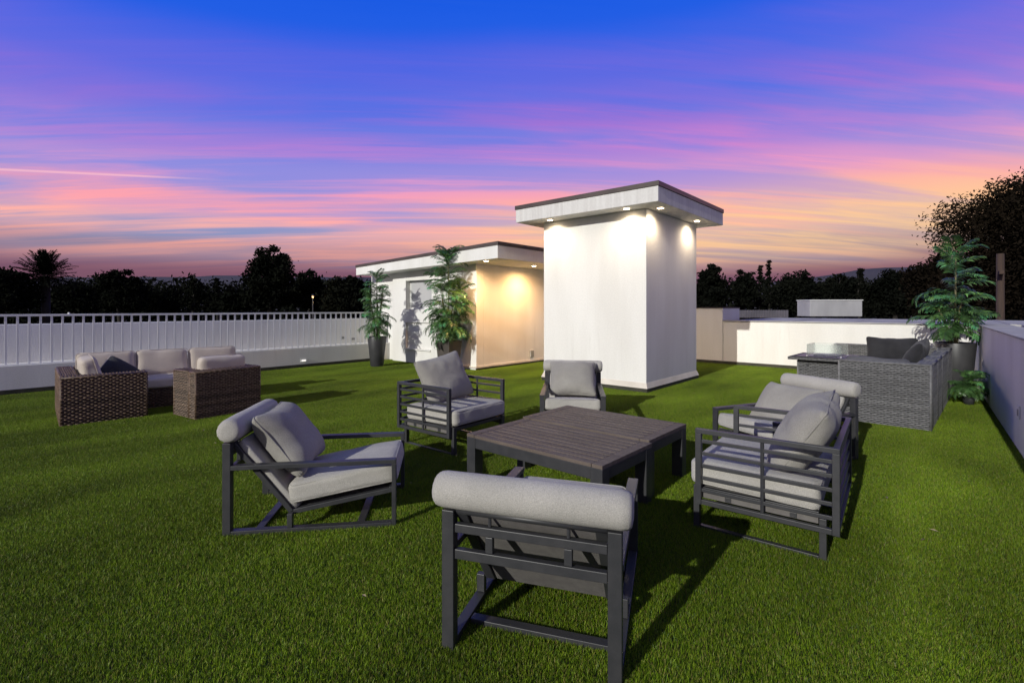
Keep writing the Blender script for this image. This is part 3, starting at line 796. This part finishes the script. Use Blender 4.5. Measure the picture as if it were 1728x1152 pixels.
# ---- wicker helpers
def wicker_box(parent, mat, core, x0, x1, y0, y1, z0, z1, faces, name='woven_panel', row=.021, stake=.034, amp=.0055):
    e = .012
    MB().box(x0 + e, x1 - e, y0 + e, y1 - e, z0, z1 - e).build('frame', core, parent)
    P = {'-x': ((x0 + e, y1 - .004, z0 + .01), (0, -1, 0), (0, 0, 1), (-1, 0, 0), y1 - y0 - .008, z1 - z0 - .02),
         '+x': ((x1 - e, y0 + .004, z0 + .01), (0, 1, 0), (0, 0, 1), (1, 0, 0), y1 - y0 - .008, z1 - z0 - .02),
         '-y': ((x0 + .004, y0 + e, z0 + .01), (1, 0, 0), (0, 0, 1), (0, -1, 0), x1 - x0 - .008, z1 - z0 - .02),
         '+y': ((x1 - .004, y1 - e, z0 + .01), (-1, 0, 0), (0, 0, 1), (0, 1, 0), x1 - x0 - .008, z1 - z0 - .02)}
    lx = x1 - x0 >= y1 - y0
    if lx: P['+z'] = ((x0 + .01, y0 + .012, z1 - e), (1, 0, 0), (0, 1, 0), (0, 0, 1), x1 - x0 - .02, y1 - y0 - .024)
    else: P['+z'] = ((x1 - .012, y0 + .01, z1 - e), (0, 1, 0), (-1, 0, 0), (0, 0, 1), y1 - y0 - .02, x1 - x0 - .024)
    for f_ in faces:
        woven_part(name, mat, parent, [P[f_]], row=row, stake=stake, amp=amp)
    mb = MB()                     # rounded corner canes
    for x in (x0 + e, x1 - e):
        for y in (y0 + e, y1 - e): mb.tube([(x, y, z0), (x, y, z1 - e)], .0125, 8)
    for y in (y0 + e, y1 - e): mb.tube([(x0 + e, y, z1 - e), (x1 - e, y, z1 - e)], .0125, 8)
    for x in (x0 + e, x1 - e): mb.tube([(x, y0 + e, z1 - e), (x, y1 - e, z1 - e)], .0125, 8)
    mb.build('edge_cane', mat, parent, smooth=True)
def stand(lean, face):            # matrix for an upright cushion: local x up, z towards heading face
    n_ = Vector((math.cos(face), math.sin(face), 0)); up = (Vector((0, 0, 1)) * math.cos(lean) - n_ * math.sin(lean)).normalized()
    sdv = Vector((0, 0, 1)).cross(n_).normalized(); nz = up.cross(sdv)
    if nz.dot(n_) < 0: sdv = -sdv; nz = up.cross(sdv)
    return Matrix((up, sdv, nz)).transposed()
def piped(name, mat, parent, loc, m, sx, sy, sz, seed, pmat=None, **k):
    o = cushion(name, mat, parent, loc, m, sx=sx, sy=sy, sz=sz, seed=seed, **k)
    piping('piping', pmat or mat, o, sx, sy, sz * .32, .005, .04, -.002)
    return o

# ---- brown wicker sofa (corner end on the left, seat along the railing wall)
t = thing('wicker_sofa', 'brown wicker corner sofa with cream cushions in front of the railing', 'sofa', (.81, 7.5, 0), R(-4.5))
bm, bc = M['wickb'], M['wickb_core']
BK = dict(amp=.0085, stake=.033)
wicker_box(t, bm, bc, 0, .81, 0, .17, 0, .565, ('-y', '+z', '+x', '-x'), 'end_panel', **BK)
wicker_box(t, bm, bc, 0, .17, .175, 1.45, 0, .565, ('-x', '+z', '+x'), 'side_panel', **BK)
wicker_box(t, bm, bc, .175, 2.14, 1.28, 1.45, 0, .565, ('+z', '+x', '-y'), 'back_panel', **BK)
wicker_box(t, bm, bc, .175, .81, .175, 1.275, 0, .27, ('+x',), 'seat_base', **BK)
wicker_box(t, bm, bc, .815, 2.14, .55, 1.275, 0, .27, ('-y', '+x'), 'seat_base', **BK)
cushion('seat_cushion', M['cream'], t, (.49, .72, .335), None, sx=.62, sy=1.06, sz=.14, r=.04, puff=.012, n=14, seed=31)
cushion('seat_cushion', M['cream'], t, (1.15, .90, .335), None, sx=.64, sy=.74, sz=.14, r=.04, puff=.012, n=14, seed=32)
cushion('seat_cushion', M['cream'], t, (1.80, .90, .335), None, sx=.64, sy=.74, sz=.14, r=.04, puff=.012, n=14, seed=33)
for k, xx in enumerate((.50, 1.13, 1.765)):
    piped('back_cushion', M['cream'], t, (xx, 1.12, .565), stand(R(12), R(-90)), .36, .62, .16, 34 + k, r=.05, puff=.02, n=14, wr=.006)
piped('back_cushion', M['cream'], t, (.30, .62, .56), stand(R(14), 0), .36, .64, .16, 38, r=.05, puff=.02, n=14, wr=.006)
cushion('throw_pillow', M['charcoal_cloth'], None, (.81 + .645, 7.5 + .565, .50), stand(R(38), R(-62)) @ RZ(R(40)), sx=.42, sy=.42, sz=.13, r=.04, pillow=True, n=16, seed=39)
tp = bpy.data.objects['throw_pillow']; tag(tp, 'dark grey throw pillow with pale edge on the brown corner sofa', 'pillow')
piping('piping', M['cream'], tp, .42, .42, 0, .006, .03)

# ---- brown wicker armchair, seen from behind
t = thing('wicker_armchair', 'brown wicker armchair seen from behind with one cream back cushion', 'armchair', (1.93, 6.74, 0), R(8))
wicker_box(t, bm, bc, 0, .81, 0, .17, 0, .585, ('-y', '+z', '+x', '-x'), 'back_panel', **BK)
wicker_box(t, bm, bc, 0, .16, .175, .58, 0, .585, ('-x', '+z', '+y', '+x'), 'arm_panel', **BK)
wicker_box(t, bm, bc, .65, .81, .175, .58, 0, .585, ('+x', '+z', '+y', '-x'), 'arm_panel', **BK)
wicker_box(t, bm, bc, .165, .645, .175, .56, 0, .28, ('+y',), 'seat_base', **BK)
cushion('seat_cushion', M['cream'], t, (.405, .375, .345), None, sx=.47, sy=.38, sz=.13, r=.04, puff=.012, n=12, seed=41)
piped('back_cushion', M['cream'], t, (.43, .265, .555), stand(R(8), R(90)), .36, .56, .15, 42, r=.05, puff=.02, n=14, wr=.007)

# ---- grey wicker sectional on the right
t = thing('wicker_sectional', 'dark grey wicker sectional sofa along the right wall seen from its end', 'sofa', (7.02, .09, 0), R(-3.5))
gmn, gc = M['wickg'], M['wickg_core']
kk = dict(row=.0205, stake=.031, amp=.0045)
wicker_box(t, gmn, gc, 0, .14, 0, .87, 0, .735, ('-x', '+z', '+y', '-y'), 'end_panel', **kk)
for x0, x1 in ((.146, .78), (.79, 1.42), (1.44, 2.45)):
    wicker_box(t, gmn, gc, x0, x1, 0, .15, 0, .735, ('-y', '+z', '+y'), 'back_panel', **kk)
wicker_box(t, gmn, gc, .146, 2.45, .155, .86, 0, .30, ('+y',), 'seat_base', **kk)
wicker_box(t, gmn, gc, 2.455, 3.25, 0, .15, 0, .735, ('-y', '+z', '+y'), 'back_panel', **kk)
wicker_box(t, gmn, gc, 3.10, 3.25, .155, 1.55, 0, .735, ('-x', '+z', '+y'), 'back_panel', **kk)
wicker_box(t, gmn, gc, 2.455, 3.095, .155, 1.55, 0, .30, ('-x', '+y'), 'seat_base', **kk)
for k, xx in enumerate((.46, 1.10, 1.76)):
    cushion('seat_cushion', M['greycloth'], t, (xx, .51, .375), None, sx=.62, sy=.68, sz=.14, r=.04, puff=.015, n=12, seed=51 + k)
cushion('seat_cushion', M['greycloth'], t, (2.77, .85, .375), None, sx=.62, sy=1.36, sz=.14, r=.04, puff=.015, n=12, seed=55)
cushion('back_cushion', M['greycloth'], t, (.27, .52, .56), stand(R(16), 0) , sx=.40, sy=.62, sz=.15, r=.05, puff=.02, n=14, seed=56, wr=.008)
def throw(label, loc, m, sx, sy, sz, seed):
    o = cushion('throw_pillow', M['charcoal_cloth'], None, loc, m, sx=sx, sy=sy, sz=sz, r=.045, pillow=True, puff=.015, pinch=.02, n=18, wr=.008, seed=seed)
    return tag(o, label, 'pillow', 'charcoal pillows on the grey sectional')
throw('upright charcoal pillow at the far end of the grey sectional', (9.86, .62, .665), stand(R(14), R(180)), .46, .66, .17, 61)
throw('charcoal pillow slumped against the right back of the grey sectional, nearer', (8.05, .30, .66), stand(R(22), R(86)) @ RZ(R(20)), .44, .52, .17, 62)
throw('charcoal pillow on the right back of the grey sectional, behind the slumped one', (8.75, .27, .69), stand(R(20), R(86)) @ RZ(R(-8)), .46, .56, .17, 63)

# ---- fire table with glass guard
t = thing('fire_table', 'square grey wicker fire table with overhanging top near the back wall', 'table', (8.27, .90, 0), R(-2))
wicker_box(t, gmn, gc, .10, .80, .10, .76, 0, .575, ('-x', '-y', '+y'), 'side_panel', **kk)
MB().box(0, .90, 0, .86, .585, .628).build('top', M['wickg_core'], t, .006)
woven_part('top_edge', gmn, t, [((-.001, .855, .588), (0, -1, 0), (0, 0, 1), (-1, 0, 0), .85, .036), ((.003, -.001, .588), (1, 0, 0), (0, 0, 1), (0, -1, 0), .89, .036)], row=.018, stake=.04, amp=.003)
MB().box(.08, .82, .08, .78, .6285, .636).build('top_plate', M['pot'], t, .003)
MB().box(.28, .62, .28, .58, .637, .650).build('burner_tray', M['metal'], t, .003)
for yy in (.20, .62): MB().box(.086, .097, yy - .02, yy + .02, .50, .535).build('latch', M['metal'], t, .003)
g = thing('glass_guard', 'clear glass wind guard standing on the fire table', 'wind guard', (8.45, 1.10, .637), R(-2))
for (x0, x1, y0, y1) in ((0, .008, 0, .44), (.50, .508, 0, .44), (.0085, .4995, 0, .008), (.0085, .4995, .432, .44)):
    MB().box(x0, x1, y0, y1, .012, .175).build('pane', M['glass'], g, .001)
for x in (-.004, .502):
    for y in (-.004, .430): MB().box(x, x + .016, y, y + .016, 0, .0115).build('foot', M['plastic'], g, .002)
    
# ================================================================== PLANTS
def frond_mesh(L_, n=20, droop=.9, wl=.26, seed=0, width=.027):
    rng = random.Random(seed); vs_, fs_ = [], []
    pts = []
    for i in range(n + 1):
        t_ = i / n; a = droop * t_ * t_
        pts.append(Vector((L_ * t_ * math.cos(a * .5), 0, L_ * (t_ * .35 - .40 * droop * t_ ** 2.2))))
    for i in range(n):                                 # rachis
        p, q = pts[i], pts[i + 1]; r_ = .004 * (1 - .75 * i / n)
        o = len(vs_)
        for P in (p, q): vs_ += [P + Vector((0, r_, 0)), P + Vector((0, -r_, 0)), P + Vector((0, 0, -r_ * 1.5))]
        fs_ += [(o, o + 3, o + 4, o + 1), (o + 1, o + 4, o + 5, o + 2), (o + 2, o + 5, o + 3, o)]
    for i in range(3, n + 1):
        t_ = i / n; p = pts[i]; d = (pts[min(i + 1, n)] - pts[max(i - 1, 0)]).normalized()
        if i == n: d = (pts[n] - pts[n - 1]).normalized()
        lenf = wl * (math.sin(math.pi * (.12 + .80 * t_)) ** .7) * rng.uniform(.88, 1.08)
        fwd = .35 + .75 * t_
        for s_ in (-1, 1):
            if rng.random() < .04: continue
            out = (Vector((0, s_, 0)) * 1.0 + d * fwd + Vector((0, 0, rng.uniform(.15, .4)))).normalized()
            up = out.cross(d); up.normalize()
            side = d
            m1 = p + out * lenf * .4 + Vector((0, 0, .01)); tip = p + out * lenf + Vector((0, 0, -lenf * rng.uniform(.25, .5)))
            m2 = p + out * lenf * .72 + Vector((0, 0, -lenf * .08))
            o = len(vs_); wq = width * rng.uniform(.8, 1.1)
            vs_ += [p, m1 + side * wq * .5, m1 - side * wq * .5, m2 + side * wq * .4, m2 - side * wq * .4, tip]
            fs_ += [(o, o + 2, o + 1), (o + 1, o + 2, o + 4, o + 3), (o + 3, o + 4, o + 5)]
    me = bpy.data.meshes.new('frond'); me.from_pydata([tuple(v) for v in vs_], [], fs_); me.update()
    return me
FR = []
for k in range(4):
    me = frond_mesh((.50, .58, .64, .54)[k], 22, (.8, 1.0, 1.15, .6)[k], .23, k + 1); me.materials.append(M['frond']); FR.append(me)
FB = []
for k in range(2):
    me = frond_mesh((.46, .52)[k], 20, (.7, 1.0)[k], .22, k + 11); me.materials.append(M['frond_bright']); FB.append(me)
FW_, FWB = [], []                                   # broader, shorter fronds of the corner palm
for k in range(3):
    me = frond_mesh((.52, .60, .46)[k], 15, (.9, 1.2, .6)[k], .22, 60 + k, .042); me.materials.append(M['frond']); FW_.append(me)
for k in range(2):
    me = frond_mesh((.44, .50)[k], 14, (.6, .9)[k], .19, 70 + k, .038); me.materials.append(M['frond_bright']); FWB.append(me)
def palm(name, label, loc, z0, z1, rad, canes, nfr, seed, bright=.15, scale=1.0, lowgap=.15, FR=FR, FB=FB):
    rng = random.Random(seed)
    t = thing(name, label, 'palm plant', (loc[0], loc[1], z0), rng.uniform(0, 6))
    H = z1 - z0; axes = []
    for k in range(canes):
        a = 2 * math.pi * k / canes + rng.uniform(-.4, .4); rb = .05 if k else 0.0
        hh = H * (1 if k == 0 else rng.uniform(.45, .82)) - .18 * scale
        tx, ty = math.cos(a) * rad * (.05 if k == 0 else .30), math.sin(a) * rad * (.05 if k == 0 else .30)
        pts = []
        for i in range(7):
            q = i / 6; pts.append(Vector((math.cos(a) * rb + tx * q ** 1.6, math.sin(a) * rb + ty * q ** 1.6, hh * q)))
        MB().tube(pts, [.016 * scale * (1 - .5 * i / 6) for i in range(7)], 7).build('cane', M['cane'], t, smooth=True)
        axes.append((pts, hh))
    ga = 0.0
    for k in range(nfr):
        pts, hh = axes[0] if rng.random() < .42 else axes[rng.randrange(canes)]
        q = lowgap + (1 - lowgap) * ((k + rng.random()) / nfr)
        i = min(5, int(q * 6)); P = pts[i].lerp(pts[i + 1], q * 6 - i)
        ga += 2.4 + rng.uniform(-.4, .4)
        pitch = R(-30 + 70 * q ** 2.0) + rng.uniform(-.22, .22)
        me = rng.choice(FB) if rng.random() < bright else rng.choice(FR)
        f_ = obj('frond', me, t)
        sc_ = rad / .55 * rng.uniform(.72, 1.08) * (1.0 if q < .8 else .85)
        f_.matrix_local = Matrix.Translation(P) @ RZ(ga).to_4x4() @ RY(-pitch).to_4x4() @ RX(rng.uniform(-.5, .5)).to_4x4() @ Matrix.Diagonal((sc_, sc_, sc_, 1))
    return t
def round_pot(label, loc, rb, rt, h, mat):
    o = thing('plant_pot', label, 'plant pot', (loc[0], loc[1], 0))
    MB().lathe([(rb * .96, 0), (rb, .012), (rb + (rt - rb) * .5, h * .5), (rt, h - .012), (rt - .004, h), (rt - .028, h), (rt - .034, h - .06), (rt - .04, h - .061)], 40, cap=False).build('pot_shell', mat, o, smooth=True)
    MB().lathe([(.001, h - .045), (rt * .5, h - .04), (rt - .033, h - .05), (rt - .034, h - .10)], 28).build('soil', M['soil'], o, smooth=True)
    return o
p1 = (6.50, 9.85)
round_pot('tall round tapered charcoal pot at the left corner of the stair house', p1, .145, .215, .70, M['pot'])
palm('potted_palm', 'slender palm in the round charcoal pot left of the stair house window', p1, .655, 2.25, .37, 5, 125, 5, .25)
p2 = (7.00, 7.92)
o = thing('plant_pot', 'square tapered brown pot against the stair house wall', 'plant pot', (p2[0], p2[1], 0), R(4))
def taper(mb, a0, a1, z0, z1):
    mb.add([(-a0, -a0, z0), (a0, -a0, z0), (a0, a0, z0), (-a0, a0, z0), (-a1, -a1, z1), (a1, -a1, z1), (a1, a1, z1), (-a1, a1, z1)],
           [(0, 3, 2, 1), (0, 1, 5, 4), (1, 2, 6, 5), (2, 3, 7, 6), (3, 0, 4, 7)])
    i = len(mb.v); b_ = a1 - .022
    mb.add([(-b_, -b_, z1), (b_, -b_, z1), (b_, b_, z1), (-b_, b_, z1), (-b_, -b_, z1 - .06), (b_, -b_, z1 - .06), (b_, b_, z1 - .06), (-b_, b_, z1 - .06)],
           [(0, 4, 5, 1), (1, 5, 6, 2), (2, 6, 7, 3), (3, 7, 4, 0)])
    for q in range(4): mb.f.append((i - 4 + q, i - 4 + (q + 1) % 4, i + (q + 1) % 4, i + q))
    return mb
taper(MB(), .150, .195, 0, .66).build('pot_shell', M['potb'], o)
MB().box(-.172, .172, -.172, .172, .56, .615).build('soil', M['soil'], o)
palm('potted_palm', 'bushy palm in the square brown pot right of the stair house window', p2, .61, 2.68, .48, 6, 165, 8, .18)
p3 = (10.85, -.15)
round_pot('wide dark pot in the corner behind the grey sectional', p3, .20, .265, .79, M['pot'])
palm('potted_palm', 'large lit palm in the corner behind the grey sectional', p3, .74, 2.46, .55, 3, 62, 23, .36, 1.2, .20, FW_, FWB)
# fallen fronds by the outlet box
o = thing('fern_plant', 'drooping dark green fern clump on the turf beside the right wall', 'fern', (9.35, -.27, 0))
MB().lathe([(.05, 0), (.075, .11), (.07, .12), (.06, .10)], 20).build('pot_shell', M['pot'], o, smooth=True)
rng = random.Random(4)
for k in range(34):
    f_ = obj('frond', FR[k % 4] if k % 5 else FB[0], o); s_ = rng.uniform(.50, .78)
    f_.matrix_local = Matrix.Translation((0, 0, .14 + rng.uniform(0, .22))) @ RZ(k * 2.4).to_4x4() @ RY(-R(rng.uniform(-28, 48))).to_4x4() @ Matrix.Diagonal((s_ * .62, s_, s_, 1))

# ================================================================== TREES BEYOND
def leaf_cloud(rng, clumps, n, size, squash=1.0):
    """many leaf-sized faces through the crown's volume; clumps: (centre, radii)"""
    wts = np.array([c_[1][0] * c_[1][1] * c_[1][2] for c_ in clumps]) ** .75; wts = wts / wts.sum()
    idx = rng.choice(len(clumps), n, p=wts)
    cen = np.array([c_[0] for c_ in clumps])[idx]; rad = np.array([c_[1] for c_ in clumps])[idx]
    d = rng.normal(size=(n, 3)); d /= np.linalg.norm(d, axis=1)[:, None]
    r_ = rng.random(n) ** .45 * (1 + .14 * rng.normal(size=n))
    p = cen + d * rad * r_[:, None]
    a = rng.normal(size=(n, 3)); a /= np.linalg.norm(a, axis=1)[:, None]
    b = rng.normal(size=(n, 3)); b -= a * (a * b).sum(1)[:, None]; b /= np.linalg.norm(b, axis=1)[:, None]
    sz = size * rng.uniform(.6, 1.3, n)[:, None]
    v = np.empty((n, 4, 3)); v[:, 0] = p - a * sz; v[:, 1] = p - b * sz * .45; v[:, 2] = p + a * sz; v[:, 3] = p + b * sz * .45
    f = np.arange(n * 4).reshape(n, 4)
    return v.reshape(-1, 3), f
def np_mesh(name, v, f, mat):
    me = bpy.data.meshes.new(name); n = len(f)
    me.vertices.add(len(v)); me.vertices.foreach_set('co', np.asarray(v, np.float32).ravel())
    me.loops.add(n * 4); me.loops.foreach_set('vertex_index', np.asarray(f, np.int32).ravel())
    me.polygons.add(n); me.polygons.foreach_set('loop_start', np.arange(n, dtype=np.int32) * 4)
    me.materials.append(mat); me.update(calc_edges=True)
    return me
GZ = -6.0
def tree(label, px, D, ytop, wpx, ybot=528, n=3500, leaf=.22, seed=0, mat='leaf', kind='round', nclump=14, name='tree', group='dark trees beyond the terrace'):
    rng = np.random.default_rng(seed); X = (px - 864) / 830 * D; x, y = cw(X, D)
    zt = CAM_H + (520 - ytop) / 830 * D - GZ; zb = CAM_H + (520 - ybot) / 830 * D - GZ; rw = wpx / 830 * D / 2
    t = thing(name, label, 'tree', (x, y, GZ), rng.uniform(0, 6), group)
    H = zt - zb; cl = []
    mbt = MB()
    top = Vector((rng.uniform(-.2, .2), rng.uniform(-.2, .2), zb + H * .6))
    tp = [Vector((0, 0, 0)), Vector((rng.uniform(-.2, .2), rng.uniform(-.2, .2), zb * .6)), Vector((top.x, top.y, zb + H * .25)), top, Vector((top.x, top.y, zb + H * .92))]
    tr_ = max(.12, rw * .09)
    mbt.tube(tp, [tr_ * 1.3, tr_, tr_ * .8, tr_ * .45, .03], 9)
    for k in range(nclump):
        q = (k + .5) / nclump
        if kind == 'round': rr = rw * (.30 + .70 * math.sin(math.pi * min(1, .22 + .72 * q)))
        elif kind == 'cone': rr = rw * (1.02 - .92 * q)
        else: rr = rw * (1 - .55 * q)
        a = k * 2.4 + rng.uniform(-.5, .5); off = rr * (.55 if kind != 'cone' else .45) * rng.uniform(.5, 1.15)
        cr = max(.3, rr * rng.uniform(.42, .62)) if kind != 'cone' else max(.22, rr * .55)
        cz = zb + H * (.08 + .86 * q) - (cr * .5 if q > .7 else 0)
        cc = (math.cos(a) * off, math.sin(a) * off, cz); cl.append((cc, (cr, cr, cr * rng.uniform(.55, .8))))
        st_ = tp[2].lerp(tp[3], min(1, q))
        mbt.tube([st_, st_.lerp(Vector(cc), .6) + Vector((0, 0, -.1)), Vector(cc)], [tr_ * .38, tr_ * .22, .02], 5)
    mbt.build('trunk', M['bark'], t, smooth=True)
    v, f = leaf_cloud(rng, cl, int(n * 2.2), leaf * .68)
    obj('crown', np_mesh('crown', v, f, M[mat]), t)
    return t
# left side
tree('dark bushy tree at the far left edge behind the railing', -8, 36, 440, 110, n=4200, seed=1)
tree('low dark tree just right of the fan palm', 128, 44, 474, 84, n=3200, seed=2)
tree('dome shaped dark tree right of the fan palm', 203, 40, 447, 84, n=4600, seed=3, leaf=.2)
tree('low dark tree between the dome shaped tree and the airy one', 270, 46, 484, 80, n=3000, seed=4)
tree('airy small tree with twiggy top left of the big rounded tree', 326, 42, 457, 46, n=900, seed=5, leaf=.18, nclump=10)
tree('small pointed tree beside the airy one', 366, 42, 464, 30, n=900, seed=6, kind='cone', leaf=.16)
tree('low dark tree in front of the big rounded tree, to its left', 398, 40, 483, 54, n=2600, seed=7)
tree('big rounded dark tree standing highest on the left skyline', 458, 36, 406, 92, n=6500, seed=8, leaf=.19, nclump=18)
tree('dark tree right of the big rounded one', 523, 40, 450, 70, n=3800, seed=9)
tree('dark tree just left of the stair house', 583, 36, 460, 90, n=4500, seed=10)
tree('dark tree partly behind the stair house roof', 655, 42, 452, 90, n=3600, seed=101)
# right side
tree('rounded dark tree just right of the tower', 1200, 40, 437, 64, n=4200, seed=11)
tree('small rounded tree second from the tower', 1256, 46, 449, 44, n=2600, seed=12)
tree('taller of the two pointed conifers on the right skyline', 1297, 46, 431, 22, n=1000, seed=13, kind='cone', leaf=.15)
tree('shorter of the two pointed conifers on the right skyline', 1283, 47, 440, 18, n=800, seed=14, kind='cone', leaf=.15)
tree('dark tree behind the air conditioning box, on its left', 1345, 44, 452, 90, n=3600, seed=15)
tree('dark tree right above the air conditioning box', 1418, 44, 456, 84, n=3600, seed=16)
tree('thin topped tree right of the air conditioning box', 1452, 42, 446, 34, n=1200, seed=17, kind='cone')
tree('dark tree left of the big leafy tree', 1510, 42, 449, 96, n=3800, seed=18)
# the near leafy tree at the right edge
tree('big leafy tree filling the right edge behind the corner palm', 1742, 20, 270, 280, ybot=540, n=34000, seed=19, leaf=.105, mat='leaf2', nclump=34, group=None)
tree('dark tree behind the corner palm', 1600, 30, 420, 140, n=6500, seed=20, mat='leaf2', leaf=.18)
# far wood as one dark mass behind them
rng = np.random.default_rng(77); cl = []
for k in range(150):
    px = -120 + k * 13; D = 52 + rng.uniform(0, 14); X = (px - 864) / 830 * D; x, y = cw(X, D)
    ht = CAM_H + (520 - 497 + rng.uniform(-5, 10)) / 830 * D
    for q in range(4):
        zc_ = GZ + (ht - GZ) * (.2 + .26 * q)
        cl.append(((x, y, zc_), (1.9, 1.9, 1.9)))
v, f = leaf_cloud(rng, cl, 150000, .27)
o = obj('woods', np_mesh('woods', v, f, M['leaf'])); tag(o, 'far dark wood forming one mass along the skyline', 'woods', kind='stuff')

# date palm on the left skyline
D = 38; X = (76 - 864) / 830 * D; x, y = cw(X, D)
t = thing('fan_palm', 'tall palm with a round spiky crown on the left skyline', 'tree', (x, y, GZ))
zc_ = CAM_H + (520 - 466) / 830 * D - GZ
MB().tube([(0, 0, 0), (.1, 0, zc_ * .5), (0, 0, zc_)], [.34, .26, .30], 10).build('trunk', M['bark'], t, smooth=True)
rng = random.Random(3); PF = []
for k in range(3):
    me = frond_mesh((1.9, 2.1, 1.75)[k], 18, (.35, .6, .2)[k], .40, 40 + k, .09); me.materials.append(M['leaf']); PF.append(me)
for k in range(110):
    f_ = obj('frond', PF[k % 3], t); q = k / 110
    f_.matrix_local = Matrix.Translation((0, 0, zc_ + rng.uniform(-.25, .15))) @ RZ(k * 2.4).to_4x4() @ RY(-R(82 - 135 * q + rng.uniform(-8, 8))).to_4x4()

# utility pole at the right
D = 14; X = (1688 - 864) / 830 * D; x, y = cw(X, D)
t = thing('utility_pole', 'brown timber pole behind the corner palm, in front of the leafy tree', 'pole', (x, y, GZ))
MB().tube([(0, 0, 0), (.02, 0, 4), (0, 0, 8.9)], [.12, .10, .085], 12).build('pole_shaft', M['pole'], t, smooth=True)
MB().box(-.5, .5, -.05, .05, 8.3, 8.4).build('cross_arm', M['pole'], t)

# street lamp glimmering through the trees on the left
D = 33; X = (528 - 864) / 830 * D; x, y = cw(X, D)
zl = CAM_H + (520 - 500) / 830 * D - GZ
t = thing('street_lamp', 'small lit orange street lamp among the trees beyond the railing', 'street lamp', (x, y, GZ))
MB().tube([(0, 0, 0), (0, 0, zl)], [.06, .04], 8).build('post', M['metal'], t)
MB().lathe([(.03, zl), (.10, zl + .03), (.06, zl + .12), (.02, zl + .14)], 12).build('hood', M['metal'], t)
MB().lathe([(.01, zl - .10), (.045, zl - .08), (.045, zl - .01)], 12).build('lens', M['lamp_street'], t)
ld = bpy.data.lights.new('street_bulb', 'POINT'); ld.energy = 60; ld.color = (1, .6, .2); ld.shadow_soft_size = .1
lo = bpy.data.objects.new('street_bulb', ld); lo.location = (0, 0, zl - .3); lo.parent = t; col.objects.link(lo)
